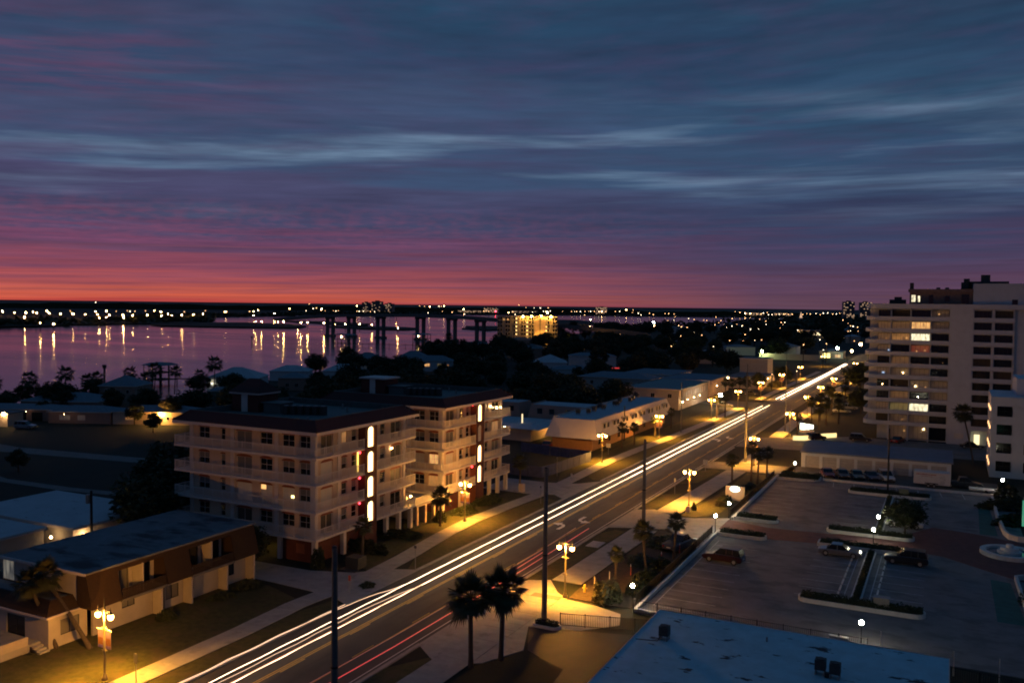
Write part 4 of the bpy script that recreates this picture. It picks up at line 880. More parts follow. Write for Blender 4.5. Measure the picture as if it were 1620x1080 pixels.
st_ = root('church_steeple', (-227.5, 1544, 0), 'small church steeple with floodlight put into its spire as glow above the far trees', 'church'); MB().box(-230, 1541, 0, -225, 1547, 14).build('tower', STUCG, st_); MB().frus([(-229.5, 1542, 14), (-225.5, 1542, 14), (-225.5, 1546, 14), (-229.5, 1546, 14)], [(-227.6, 1543.9, 24), (-227.4, 1543.9, 24), (-227.4, 1544.1, 24), (-227.6, 1544.1, 24)]).build('spire', emit('self_glowing_spire', (1, .6, .35), .8), st_)  # floodlight on the spire is put in as its own emission
# garages across the car park
Gr = root('garage_row', (-24.1, 168.3, 0), 'long low row of eight white garages with grey metal roof behind the car park', 'garage')
gm = MB(); ds = [(-23.4+2.98*k, -23.4+2.98*k+2.45, 0, 2.15) for k in range(8)]; wall(gm, 'S', 168.3, -24.1, .6, 0, 2.7, ds); gm.box(-24.1, 168.5, 0, -23.9, 179, 2.7).box(-24.1, 178.8, 0, .6, 179, 2.7); gm.build('wall', STUCG, Gr)
dm = MB(); 
for j in range(4): dm.box(-1.22, 0, .54*j+.01, 1.22, .05, .54*j+.53)
dme = dm.mesh('garage_door', mat('garage_door', (.35, .33, .33), .7, .1, 2))
for a, c, _, _ in ds: inst('garage_door', dme, Gr, ((a+c)/2, 168.42, 0))
MB().frus([(-24.4, 168.0, 2.703), (.9, 168.0, 2.703), (.9, 179.2, 2.703), (-24.4, 179.2, 2.703)], [(-24.3, 168.1, 2.95), (.8, 168.1, 2.95), (.8, 179.2, 3.5), (-24.3, 179.2, 3.5)]).build('roof', mat('garage_roof', (.15, .17, .22), .6, .15, .8), Gr)
# low blue-white roofed houses behind the shake block
flat('blue_roofed_house', 'low house with a pale blue flat roof, window and white wall at the left edge', -103, -89.8, 53, 63.8, 3.5, STUCW, ROOFW, [('E', 4.5, 1.2, 1.5, 1.0, BLIND)], glow=[(13.5, 11.5, 2.5, .14, WARMB)])
flat('blue_roofed_house', 'pale-roofed low house with two lit globes under its eave behind the shake block', -106, -87.2, 65.5, 77.2, 3.4, STUCW, ROOFW, [('E', 2.6, 1.3, 1, 1, LITD)], glow=[(19.2, 1.2, 2.6, .2, WARMB), (19.2, .2, 2.6, .07, WARMB)])
# houses towards the river: (px area described in the labels)
def house(label, x, y, w, d, h, rot, wm_, rm, wins, hip, glow=(), name='house', cat='house', doors=()): return flat(name, label, 0, w, 0, d, h, wm_, rm, wins, rot, (x, y), hip=hip, glow=glow, cat=cat, doors=doors)
house('long bungalow with an amber lit end wall under a bright yellow lamp', -176, 143, 19, 8, 3.0, .42, CREAM, ROOFG, [('S', u, 1.2, .7, .7, G_) for u in (13.2, 14.8, 16.4)]+[('S', 4, 1, 2, 1, Lo)], 1.2, [(11.8, -.9, 2.6, .34, HLAMP)])
house('dim peach bungalow with a wide window left of the lamp-lit house', -190, 136.5, 15, 8, 2.8, .42, PINKW, ROOFG, [('S', 4, .8, 2.6, 1.2, Ld), ('S', 8, .8, 1.8, 1.2, Ld)], 1.1, [(5, -2, 2.4, .06, WARMB)])
house('two-storey house with a pyramid roof standing above the trees near the river', -206, 163, 10, 10, 6.0, .4, mat('dim_peach', (.3, .22, .18), .9), ROOFG, [('S', 5, .8, 1.2, 1.6, Ld), ('S', 2, 4, .9, 1.0, G_), ('S', 8, 4, .9, 1.0, G_)], 2.6)
house('long bungalow with two dark garage doors at the far left', -210, 131, 20, 8, 2.8, .42, PINKW, ROOFG, [], .9, doors=[('S', 12, 2.6, 2.1, GLASS), ('S', 16, 2.6, 2.1, GLASS)], glow=[(14, -1.2, 2.4, .05, WARMB)])
house('bungalow with a broad dark blue roof behind the long bungalow', -214, 146, 20, 12, 3.0, .42, PINKW, ROOFG, [('S', 10, 1, 2, 1, Lo)], 1.8)
house('house at the left edge beside a bright round porch lamp', -200, 124, 9, 6, 2.8, .42, CREAM, ROOFB, [], 0, [(8.6, -.8, 3.0, .38, WARMB)])
house('wide house with a pale blue hipped roof by the river', -219, 214, 17, 14, 4.0, .5, STUCG, ROOFW, [('S', 3, 1, 1, 1, G_), ('S', 6, 1, 1, 1, G_)], 3.2, [(2, -.3, 2.5, .1, WGLOBE), (5, -.3, 2.5, .08, WGLOBE)])
house('gabled pinkish wing at the right of the wide blue-roofed house', -199, 226, 9, 8, 4.2, .5, PINKW, ROOFG, [('S', 3, 1.2, 1.2, 1.2, G_), ('S', 6, 1.2, 1.2, 1.2, G_)], 1.6)
house('low pale-roofed house in the trees above the blue-roofed pair', -226, 252, 14, 10, 3.6, .5, STUCG, ROOFW, [], 2.0)
house('second pale-roofed house in the trees beside a dark gap', -211, 264, 14, 10, 3.6, .5, STUCG, ROOFW, [], 2.4)
house('small green-tinted shed roof among bushes before the pale houses', -196, 192, 8, 5, 2.8, .5, mat('dim_green_wall', (.12, .17, .14), .9), ROOFG, [], 1.0)
house('hipped house with a lit porch at the river edge', -238, 318, 13, 10, 4.2, .5, STUCG, ROOFG, [('S', 3, 1, 1.2, 1.2, Ld)], 3.0, [(1, -.4, 4, .22, WGLOBE)])
house('dark hipped house beside the lit porch', -222, 330, 14, 11, 5, .5, STUCG, ROOFG, [('S', 4, 1, 1.2, 1.2, G_), ('S', 9, 3, 1.2, 1.2, G_)], 3.0)
house('house with a row of amber lit windows under the dark trees', -207, 322, 16, 9, 4.6, .5, STUCG, ROOFG, [('S', 2, 2.2, 1.8, 1.3, LITY), ('S', 5, 2.2, 2.2, 1.3, LITW), ('S', 10.5, 2.2, 2.4, 1.3, LITY), ('S', 14, 1.4, .8, 1.8, Lo)], 2.2)
house('house with a sharp pale pyramid roof above the dark trees', -158, 338, 14, 14, 5.0, .45, STUCG, ROOFW, [('S', 4, 1, 1, 1, G_)], 3.2)
house('long dark-roofed house right of the pyramid roof', -161, 384, 22, 10, 5.5, .45, STUCG, ROOFG, [], 1.5)
house('low house in front of the pyramid roof with pale gable wall', -141, 318, 16, 8, 4.0, .45, STUCG, ROOFG, [('S', 3, 1, 1, 1, G_), ('S', 8, 1, 1, 1, G_)], 1.5)
rnh = random.Random(31); HX = []
for k in range(34):
    Y = rnh.uniform(430, 1350); X = rnh.uniform(-300, -75) if Y < 800 else rnh.uniform(-330, -80); HX.append((X, Y))
    flat('distant_house', 'small distant house roof among the dark trees of the peninsula', 0, rnh.uniform(10, 20), 0, rnh.uniform(8, 14), rnh.uniform(3, 6), (STUCG, PINKW, CREAM)[k % 3], (ROOFG, ROOFB, ROOFW)[k % 3], [('S', 3, 1.2, 1.6, 1.2, (G_, Lo, G_, LITW)[k % 4])] if k % 2 else [], rnh.uniform(0, .6), (X, Y), hip=rnh.uniform(1.2, 2.6))['group'] = 'distant houses among the trees'
# riverside condo with amber lit faces
Cn = root('riverside_condo', (-282, 592, 0), 'seven-storey riverside condominium with amber floodlit face in front of the bridge', 'apartment building')
def cpt(u): return (-303+u*.87, 583+u*.44)
cb = MB(); a = [cpt(0), cpt(46)]; nx, ny = -.44, .87
cb.prism([a[0], a[1], (a[1][0]+nx*16, a[1][1]+ny*16), (a[0][0]+nx*16, a[0][1]+ny*16)], 0, 21.2); cb.build('wall', mat('condo_wall', (.3, .27, .24), .85), Cn)
def cpanel(u0, u1, z0, z1, m, nm, off=.12):
    p, q_ = cpt(u0), cpt(u1); MB().poly([(p[0]-nx*off, p[1]-ny*off, z0), (q_[0]-nx*off, q_[1]-ny*off, z0), (q_[0]-nx*off, q_[1]-ny*off, z1), (p[0]-nx*off, p[1]-ny*off, z1)]).build(nm, m, Cn)
for u in range(23): 
    for k in range(7):
        if u % 3 != 2 and not (28 < u*2 < 38): cpanel(u*2+.4, u*2+1.5, 1.2+k*2.9, 2.9+k*2.9, GLASS, 'window')
for k in range(7):
    for u in (14.6, 22.8, 37.2):
        if (k+int(u)) % 7: cpanel(u-.45, u+.45, 1.4+k*2.9, 2.3+k*2.9, emit('corridor_light', (1, .62, .22), 3), 'corridor_light', .3)
for (u, z) in ((5, 18.5), (8, 18.6), (5, 5), (7.6, 5.2)): cpanel(u-.6, u+.6, z-.4, z+.4, LITW, 'lit_window', .3)
cpanel(28.2, 32.2, 2, 20.5, CREAM, 'stair_panel', .5); cpanel(33.2, 37.0, 2, 20, CREAM, 'stair_panel', .5)
for (u, z, r) in ((19.5, 20.9, .5), (26, 21, .5), (33.4, 21.5, .35), (40.8, 21, .5), (38, 24, .55), (33.8, 3, .6), (30.2, 4, .4), (36, 6, .4)):
    p = cpt(u); MB().sphere((p[0]-nx*-0+ .44*2.2, p[1]-.87*2.2, z), r, 8, 5).build('flood_lamp', emit('flood_lamp', (1, .45, .06), 420), Cn)
# twin towers far up the beach and the hotel across the river
def tower_far(label, x, y, w, d, h, seed, name='distant_tower', dens=.35):
    T = lroot(name, label, 'apartment tower'); MB().box(0, 0, 0, w, d, h).build('wall', mat('far_tower', (.2, .19, .2), .85), T); MB().box(w*.3, d*.3, h+.01, w*.7, d*.7, h+3).build('plant_room', BOXD, T); rn = random.Random(seed); nz = int(h/3.2); nxn = max(2, int(w/4))
    lm, dk_ = MB(), MB()
    for k in range(nz):
        for i in range(nxn):
            x0 = i*w/nxn+.7; (lm if rn.random() < dens else dk_).poly([(x0, -.08, k*3.2+1.2), (x0+w/nxn-1.2, -.08, k*3.2+1.2), (x0+w/nxn-1.2, -.08, k*3.2+2.7), (x0, -.08, k*3.2+2.7)])
    tag(lm.build('lit_windows', emit('far_lit_window', (1, .62, .35), .8), T), kind='stuff'); tag(dk_.build('dark_windows', GLASS, T), kind='stuff'); return place(T, x, y, 0, .25)
tower_far('left one of the twin lit towers on the far beach', -256, 2460, 28, 25, 49, 1, dens=.3); tower_far('right one of the twin lit towers on the far beach', -218, 2500, 28, 25, 48, 2, dens=.3)
for i, (x, y, w, h) in enumerate(((-1752, 2395, 24, 33), (-1722, 2408, 34, 37), (-1680, 2422, 28, 30))): tower_far(('left', 'middle', 'right')[i]+' block of the dark hotel across the river rising above the skyline', x, y, w, 20, h, 7+i, 'far_hotel', .14)
for i, (x, y, w, h) in enumerate(((-1430, 2650, 50, 22), (-1150, 2980, 40, 26), (-640, 3100, 60, 14), (-560, 3180, 60, 14), (-1350, 2700, 90, 12), (-1480, 2560, 80, 12))): tower_far('low far building on the mainland shore with lit windows', x, y, w, 16, h, 20+i, 'far_building', .6)['group'] = 'far buildings on the mainland shore'
# concrete road bridge
Br = root('road_bridge', (-400, 622, 0), 'long concrete road bridge on twin columns crossing the river to the mainland', 'bridge')

BP = [(-199, 629, 8), (-217, 628, 10.2), (-243, 627, 12), (-273, 623, 14.2), (-315, 620, 17), (-337, 619, 18.4), (-367, 625, 19.3), (-403, 634, 19.7), (-450, 643, 19), (-483, 645, 18.5), (-510, 649, 17.6), (-551, 660, 15.5), (-598, 679, 12.5)]
dk_ = MB(); rl = MB()
for (a, c) in zip(BP, BP[1:]):
    d = Vector((c[0]-a[0], c[1]-a[1], 0)).normalized(); n_ = Vector((-d.y, d.x, 0))*6
    dk_.frus([(a[0]-n_.x, a[1]-n_.y, a[2]-1.5), (a[0]+n_.x, a[1]+n_.y, a[2]-1.5), (a[0]+n_.x, a[1]+n_.y, a[2]), (a[0]-n_.x, a[1]-n_.y, a[2])], [(c[0]-n_.x, c[1]-n_.y, c[2]-1.5), (c[0]+n_.x, c[1]+n_.y, c[2]-1.5), (c[0]+n_.x, c[1]+n_.y, c[2]), (c[0]-n_.x, c[1]-n_.y, c[2])])
    for s in (-1, 1): rl.frus([(a[0]+s*n_.x-d.y*.2, a[1]+s*n_.y, a[2]+.01), (a[0]+s*n_.x*.95, a[1]+s*n_.y*.95, a[2]+.01), (a[0]+s*n_.x*.95, a[1]+s*n_.y*.95, a[2]+1), (a[0]+s*n_.x, a[1]+s*n_.y, a[2]+1)], [(c[0]+s*n_.x, c[1]+s*n_.y, c[2]+.01), (c[0]+s*n_.x*.95, c[1]+s*n_.y*.95, c[2]+.01), (c[0]+s*n_.x*.95, c[1]+s*n_.y*.95, c[2]+1), (c[0]+s*n_.x, c[1]+s*n_.y, c[2]+1)])
dk_.build('deck', CONCD, Br); rl.build('parapet', CONCD, Br)
for (x, y, z) in BP[3:11]:
    p = MB(); d = Vector((.15, 1, 0)).normalized()
    p.box(x-5, y-1.2, z-3.2, x+5, y+1.2, z-1.52); p.box(x-4.4, y-1.2, -2, x-1.9, y+1.2, z-3.2).box(x+1.9, y-1.2, -2, x+4.4, y+1.2, z-3.2); p.box(x-5.4, y-2, -2, x+5.4, y+2, .4).build('pier', CONCD, Br)
# docks and boathouses
def boathouse(label, x, y, w, d, h, s=1.0, light=None, pier=None):
    T = root('boathouse', (x, y, 0), label, 'boathouse')
    for i in range(3):
        for j in range(3): MB().cyl((x+w*i/2, y+d*j/2, -2), (x+w*i/2, y+d*j/2, h), .16*s, .14*s, 6).build('pile', WOOD, T)
    MB().box(x-.3, y-.3, .2, x+w+.3, y+d+.3, .45).box(x-.2, y-.2, h*.5, x+w+.2, y+d+.2, h*.5+.2).build('deck', WOOD, T)
    c = [(x-.8, y-.8, h), (x+w+.8, y-.8, h), (x+w+.8, y+d+.8, h), (x-.8, y+d+.8, h)]; MB().frus(c, [(x+w*.15, y+d*.2, h+.9), (x+w*.85, y+d*.2, h+.9), (x+w*.85, y+d*.8, h+.9), (x+w*.15, y+d*.8, h+.9)]).build('roof', ROOFG, T)
    if pier:
        for k in range(len(pier)-1):
            a, c = pier[k], pier[k+1]; L = math.dist(a, c); dx, dy = (c[0]-a[0])/L, (c[1]-a[1])/L
            MB().prism([(a[0]-dy, a[1]+dx), (c[0]-dy, c[1]+dx), (c[0]+dy, c[1]-dx), (a[0]+dy, a[1]-dx)], .25, .5).build('walkway', WOOD, T)
            for i in range(int(L/5)): q_ = i*5/L; MB().cyl((a[0]+(c[0]-a[0])*q_, a[1]+(c[1]-a[1])*q_, -2), (a[0]+(c[0]-a[0])*q_, a[1]+(c[1]-a[1])*q_, 1.3), .14, .14, 5).build('walkway_pile', WOOD, T)
    if light: MB().sphere((x+w/2, y-.4, h-1.2), light, 8, 5).build('lamp', WARMB, T)
    return T
boathouse('dark two-level boathouse on piles in the river at the end of a walkway', -264, 228, 8, 8, 5.6, 1.2, .12, [(-257, 236), (-236, 252), (-225, 262)])
boathouse('lit boathouse with a jetty out in the river before the bridge', -396, 508, 14, 9, 6.5, 1.5, .5, [(-390, 510), (-350, 522), (-310, 540)]); boathouse('second boathouse nearer the dark trees by the bridge piers', -360, 556, 10, 9, 6.5, 1.5, .4, [(-352, 560), (-325, 575)])
for (x, y) in ((-470, 505), (-300, 240)): tag(MB().cyl((x, y, -2), (x, y, 3.2), .4, .4, 6).box(x-1, y-.2, 2.2, x+1, y+.2, 3.6).build('channel_marker', WOOD), 'dark channel marker post standing in the river' if x < -400 else 'dark marker post in the river close to the boathouse', 'channel marker')
# far lamps: position of each lamp head and its size class
FAR=[(-1485,982,8.0,1),(-1343,908,8.0,1),(-1341,926,8.0,2),(-986,679,8.0,2),(-1425,997,8.0,1),(-1307,921,8.0,1),(-1523,1094,8.0,1),(-1273,918,8.0,1),(-1227,904,8.0,1),(-1522,1142,8.0,1),(-1209,912,8.0,2),(-1152,889,8.0,1),(-1456,1146,8.0,1),(-1147,906,8.0,1),(-921,730,8.0,1),(-1476,1186,8.0,1),(-952,765,8.0,1),(-1106,894,8.0,1),(-1475,1208,8.0,1),(-1101,913,8.0,1),(-944,784,8.0,1),(-1566,1310,8.0,1),(-1473,1239,8.0,1),(-1061,897,8.0,1),(-1473,1251,8.0,1),(-1518,1316,8.0,1),(-1067,928,8.0,2),(-1566,1381,8.0,2),(-1405,1255,8.0,1),(-1026,918,8.0,1),(-1176,1065,8.0,1),(-1044,953,8.0,1),(-1064,991,8.0,2),(-1400,1310,8.0,1),(-1110,1058,8.0,1),(-1163,1130,8.0,1),(-1566,1529,8.0,1),(-1392,1414,8.0,2),(-1392,1420,8.0,1),(-1458,1560,8.0,1),(-742,526,8.0,1),(-776,564,5.5,2),(-2357,1856,22.8,1),(-1392,1416,8.0,2),(-1434,1532,8.0,1),(-1458,1572,8.0,2),(-1660,1807,8.0,2),(-1005,1084,8.0,1),(-1164,1311,8.0,1),(-1955,2275,9.5,2),(-1566,1889,8.0,1),(-1907,2316,25.6,1),(-1897,2324,10.3,1),(-1875,2342,10.6,2),(-1830,2282,8.0,2),(-1566,1970,8.0,1),(-1889,2331,13.0,1),(-1566,2007,8.0,1),(-1503,1937,8.0,1),(-1566,2029,8.0,1),(-1784,2412,21.3,2),(-1440,1946,8.0,1),(-1440,1957,8.0,1),(-1439,1974,8.0,1),(-1381,1926,8.0,1),(-1380,1944,8.0,1),(-1612,2530,23.2,1),(-1598,2539,22.4,1),(-1583,2548,21.5,2),(-1162,1863,8.0,1),(-1557,2565,22.9,1),(-1550,2569,23.0,1),(-1542,2573,24.2,1),(-1389,2309,8.0,1),(-1243,2119,8.0,1),(-1498,2600,9.4,1),(-1485,2607,13.3,2),(-988,1736,8.0,1),(-1472,2614,9.8,1),(-1463,2619,9.4,1),(-684,741,8.0,1),(-681,747,8.0,1),(-650,738,8.0,1),(-658,756,8.0,2),(-786,931,8.0,1),(-622,742,8.0,2),(-618,748,8.0,2),(-585,734,8.0,2),(-614,777,5.5,1),(-553,711,8.0,1),(-547,720,8.0,1),(-538,732,8.0,1),(-585,819,5.5,1),(-483,719,5.5,1),(-872,1294,8.0,1),(-1542,2573,24.2,2),(-1243,2118,8.0,1),(-1498,2599,8.9,1),(-1485,2607,14.4,2),(-987,1737,8.0,1),(-1478,2611,9.7,1),(-1469,2616,9.3,1),(-1460,2621,8.9,1),(-1445,2629,9.1,1),(-1438,2633,8.7,1),(-1431,2637,8.8,1),(-1425,2640,8.3,1),(-1418,2644,8.4,1),(-1408,2643,8.0,1),(-1159,2300,8.0,2),(-1297,2605,8.0,1),(-914,1848,8.0,1),(-1319,2695,30.4,1),(-1297,2705,22.2,1),(-1272,2717,21.5,1),(-1253,2726,21.7,1),(-1229,2737,22.1,1),(-1225,2605,8.0,1),(-1243,2730,10.2,1),(-1235,2734,10.3,1),(-1222,2740,11.5,1),(-1184,2757,10.5,1),(-1156,2768,10.9,1),(-1147,2772,11.0,1),(-1140,2775,11.1,1),(-1128,2780,10.7,1),(-1114,2786,11.4,1),(-1103,2790,11.6,1),(-1096,2793,11.7,1),(-1084,2797,11.8,1),(-1070,2803,12.0,1),(-1061,2806,12.1,2),(-1049,2811,11.8,1),(-1018,2822,12.7,1),(-1005,2827,12.9,1),(-801,2001,8.0,1),(-520,1324,8.0,2),(-984,2834,19.0,2),(-962,2842,18.2,1),(-964,2841,9.8,1),(-919,2767,8.0,1),(-736,2238,8.0,1),(-905,2841,8.0,1),(-750,2390,8.0,1),(-842,2810,8.0,1),(-837,2834,8.0,1),(-772,2674,8.0,1),(-299,957,8.0,2),(-286,963,8.0,1),(-286,1010,8.0,1),(-261,932,8.0,1),(-250,916,8.0,1),(-216,711,5.5,1),(-153,533,5.5,1),(-320,895,5.5,1),(-259,731,5.5,1),(-365,937,5.5,1),(-304,700,5.5,2),(-271,630,5.5,1),(-253,591,5.5,1),(-284,954,8.0,1),(-281,992,8.0,1),(-265,948,8.0,1),(-253,924,8.0,1),(-314,1262,8.0,1),(-294,1241,8.0,1),(-229,995,8.0,1),(-218,959,8.0,1),(-273,1292,8.0,1),(-276,1325,8.0,1),(-273,1330,8.0,1),(-205,1060,8.0,1),(-220,1194,8.0,1),(-573,2945,10.5,1),(-609,2937,12.5,2),(-593,2941,11.7,2),(-640,2931,17.1,1),(-626,2934,14.8,1),(-560,2947,10.7,1),(-553,2949,14.3,1),(-541,2951,15.4,1),(-537,2952,8.5,1),(-526,2954,9.7,1),(-513,2956,10.9,1),(-504,2957,11.0,1),(-490,2960,11.2,1),(-485,2961,11.8,1),(-476,2962,11.4,1),(-464,2964,11.1,1),(-432,2969,11.1,1),(-420,2970,14.2,1),(-409,2972,12.9,1),(-392,2974,14.6,1),(-379,2976,10.9,1),(-370,2977,15.9,1),(-357,2979,17.1,1),(-342,2980,13.9,1),(-331,2982,14.0,1),(-321,2983,16.6,1),(-311,2984,11.9,1),(-290,1654,8.0,1),(-219,1272,8.0,1),(-234,1392,8.0,1),(-298,1796,8.0,1),(-230,1400,8.0,1),(-192,1139,8.0,1),(-167,986,8.0,1),(-231,1481,8.0,1),(-192,1236,8.0,1),(-135,898,8.0,1),(-158,1228,8.0,1),(-161,1328,8.0,2),(-146,1177,8.0,1),(-159,1474,8.0,1),(-116,1205,8.0,1),(-82,923,8.0,1),(-184,891,5.5,1),(-177,877,5.5,1),(-169,854,5.5,2),(-127,673,5.5,1),(-111,618,5.5,1),(-108,654,5.5,1),(-113,660,5.5,1),(-154,536,5.5,2),(-130,663,5.5,1),(-90,708,5.5,1),(-65,705,5.5,1),(-65,319,5.5,1),(-57,323,5.5,1),(-52,346,5.5,1)]
# ------------------------------------------------------------------ twin-globe street lamps
def make_lamp(banner):
    T = lroot('street_lamp', 'street lamp', 'street lamp', 'twin-globe street lamps along the road')
    MB().cyl((0, 0, 0), (0, 0, .28), .24, .22, 12).cyl((0, 0, .28), (0, 0, .55), .19, .11, 12).build('base', LAMPP, T)
    MB().cyl((0, 0, .5), (0, 0, 5.5), .085, .065, 10).build('pole', LAMPP, T)
    MB().cyl((0, 0, 5.5), (0, 0, 5.7), .09, .06, 8).cyl((0, 0, 5.7), (0, 0, 6.55), .04, .01, 8).build('finial', DARKM, T)
    for z in (2.3, 4.0): MB().cyl((0, 0, z), (0, 0, z+.1), .14, .14, 10).box(-.32, -.03, z+.03, .32, .03, z+.08).build('collar', LAMPP, T)
    ar = MB().cyl((-.7, 0, 5.45), (.7, 0, 5.45), .035, .035, 6)
    for s in (-1, 1):
        pts = [(s*(.1+.6*math.sin(a)), 0, 5.45-.45+.45*math.cos(a*1.2)-.1) for a in [i*.4 for i in range(5)]]
        for p, q_ in zip(pts, pts[1:]): ar.cyl(p, q_, .022, .022, 5)
        ar.cyl((s*.7, 0, 5.45), (s*.7, 0, 5.75), .03, .01, 6); ar.cyl((s*.7, 0, 5.45), (s*.7, 0, 5.28), .05, .09, 8)
    ar.build('arm', DARKM, T)
    for s in (-1, 1):
        g_ = MB().sphere((s*.7, 0, 5.02), .215, 14, 9, 1.15).build('globe', LGLOBE, T, smooth=True); MB().cyl((s*.7, 0, 5.2), (s*.7, 0, 5.3), .17, .12, 10).build('cap', DARKM, g_)
    sl = bpy.data.lights.get('street_lamp_beam') or bpy.data.lights.new('street_lamp_beam', 'SPOT')
    sl.energy = 4200; sl.color = (1.0, .40, .025); sl.spot_size = R(126); sl.spot_blend = 1.0; sl.shadow_soft_size = .2
    for s in (-1, 1): so_ = bpy.data.objects.new('beam', sl); COL.objects.link(so_); so_.parent = T; so_.location = (s*.7, 0, 4.72)
    pl_ = bpy.data.lights.get('street_lamp_glow') or bpy.data.lights.new('street_lamp_glow', 'POINT'); pl_.energy = 1900; pl_.color = (1.0, .41, .06); pl_.shadow_soft_size = 0.0
    for s in (-1, 1): po = bpy.data.objects.new('glow', pl_); COL.objects.link(po); po.parent = T; po.location = (0, s*.28, 4.98); 
    if banner:
        for s in (-1, 1):
            b_ = MB().box(s*.14, -.012, 2.5, s*.72, .012, 3.9).build('banner', mat('banner_cloth', (.2, .13, .2), .8, .2, 2), T)
            MB().box(s*.17, -.016, 2.75, s*.69, -.0125, 3.3).build('banner_panel', mat('banner_orange', (.2, .08, .025), .8, .35, 5), b_); MB().box(s*.1, -.03, 3.9, s*.76, .03, 3.96).build('banner_rod', TRIM, b_)
            MB().box(s*.2, -.016, 2.52, s*.66, -.0125, 2.72).build('banner_print', mat('banner_violet', (.12, .08, .3), .8, .3, 5), b_)
    return T
LP0, LP1 = make_lamp(False), make_lamp(True)
LAMPS = [(-57.2, 45.6, 1, 'twin-globe street lamp with two banners on the lawn in front of the leaning palm'), (-57.6, 102.0, 1, 'twin-globe street lamp with banners before the gap between the two apartment buildings'),
  (-57.5, 153.4, 0, 'twin-globe street lamp beside the blue construction fence'), (-57.0, 187.5, 1, 'bannered street lamp in front of the long white mansard townhouses'),
  (-33.7, 80.1, 0, 'twin-globe street lamp casting an amber pool across the hotel driveway'), (-33.6, 125.9, 0, 'twin-globe street lamp on the pavement across from the oval lit sign'), (-31.9, 164.4, 1, 'street lamp with palms at its foot by the garage drive'),
  (-32.5, 208, 0, 'street lamp over the tower entrance drive beside the white sign'), (-34.5, 250, 0, 'street lamp over palms on the east side before the side street'), (-35.5, 284, 0, 'east-side street lamp beyond the palm clump'), (-36, 322, 1, 'bannered east-side street lamp over parked cars'), (-37, 366, 0, 'distant east-side street lamp near the tower edge'), (-38, 420, 0, 'east-side street lamp almost touching the tower edge'), (-41, 520, 0, 'farthest east-side street lamp'),
  (-55.4, 228, 0, 'west-side street lamp lighting the pavement behind two palms'), (-54.6, 256, 0, 'west-side street lamp at the corner of the side street'), (-54.6, 290, 1, 'west-side bannered lamp over a drive of parked cars'), (-54.8, 330, 1, 'west-side bannered lamp beside bushes'), (-55.4, 378, 0, 'tall-looking west-side lamp where the trails thin'), (-58, 470, 0, 'far west-side lamp near the arched shop'), (-61, 560, 0, 'farthest west-side street lamp')]
for x, y, bn, lb in LAMPS:
    o = copy_tree(LP1 if bn else LP0); o['label'] = lb; place(o, x, y)
for pr in (LP0, LP1):
    def rm(o):
        for c in kids(o): rm(c)
        bpy.data.objects.remove(o)
    rm(pr)
# car-park lamps: white globes on short posts
def make_post(h):
    T = lroot('globe_lamp', 'globe lamp', 'lamp', 'white globe lamps round the car park'); MB().cyl((0, 0, 0), (0, 0, .12), .14, .12, 8).cyl((0, 0, .12), (0, 0, h-.14), .04, .035, 8).build('post', DARKM, T); MB().sphere((0, 0, h), .19, 12, 8).build('globe', WGLOBE, T, smooth=True); return T
for x, y, h, lb in ((-26.8, 80.4, 2.2, 'white globe lamp at the near corner of the car park'), (-6.2, 80.3, 2.2, 'white globe lamp behind the foreground flat roof'), (-7.9, 116.2, 2.0, 'white globe lamp on the planted strip by the paved entrance'), (-7.8, 122.8, 2.2, 'white globe lamp just beyond the paved entrance'),
                    (-26.6, 112.9, 2.2, 'white globe lamp on the near side of the car park gateway'), (-26.9, 121.9, 2.0, 'white globe lamp on the far side of the car park gateway'), (-23.9, 159.6, 2.0, 'white globe lamp among hedges before the garages'), (7.9, 158.5, 2.4, 'white globe lamp among dark bushes at the right edge')):
    o = make_post(h); o['label'] = lb; place(o, x, y)
# plain concrete poles
for i, (x, y, h, lb) in enumerate(((-34, 43.8, 13.8, 'nearest plain concrete pole crossing the headlight streaks'), (-32.3, 72.0, 14.4, 'concrete pole rising from the small kerbed planter'), (-35.0, 109, 11.9, 'concrete pole at the car park entrance drive'), (-34.1, 167.5, 16.9, 'tall thin concrete pole right of the turn arrows'),
                                    (-34.5, 214, 13.5, 'thin pole beyond the tower drive'), (-55.6, 200, 11.5, 'pole on the lawn beyond the bannered lamp'), (-53.3, 262, 12.5, 'pole where the second group of headlight streaks begins'), (-53.2, 330, 12.5, 'pole in the middle of the far headlight streaks'), (-8.3, 150, 10.3, 'slender dark pole in the car park island'), (-62.8, 181, 7.5, 'short pole against the townhouses'))):
    mb = MB(); mb.cyl((x, y, 0), (x, y, h), .26 if i < 4 else .16, .17 if i < 4 else .1, 12); T = root('utility_pole', (x, y, 0), lb, 'pole'); mb.build('shaft', POLEM if i < 8 else DARKM, T); MB().cyl((x, y, h), (x, y, h+.12), .19 if i < 4 else .1, .1, 8).build('cap', DARKM, T)
    for z in (.6, h*.45): MB().cyl((x, y, z), (x, y, z+.12), .285-.006*z if i < 4 else .17, .285-.006*z if i < 4 else .17, 10).build('band', DARKM, T)
tp = root('transformer_pole', (-86.3, 67.2, 0), 'dark pole with a transformer can beside the blue-roofed houses', 'pole'); MB().cyl((-86.3, 67.2, 0), (-86.3, 67.2, 7.6), .17, .13, 8).build('shaft', DARKM, tp); MB().cyl((-86.8, 67.2, 6.1), (-86.8, 67.2, 7.1), .28, .28, 10).build('transformer', GREYM, tp)
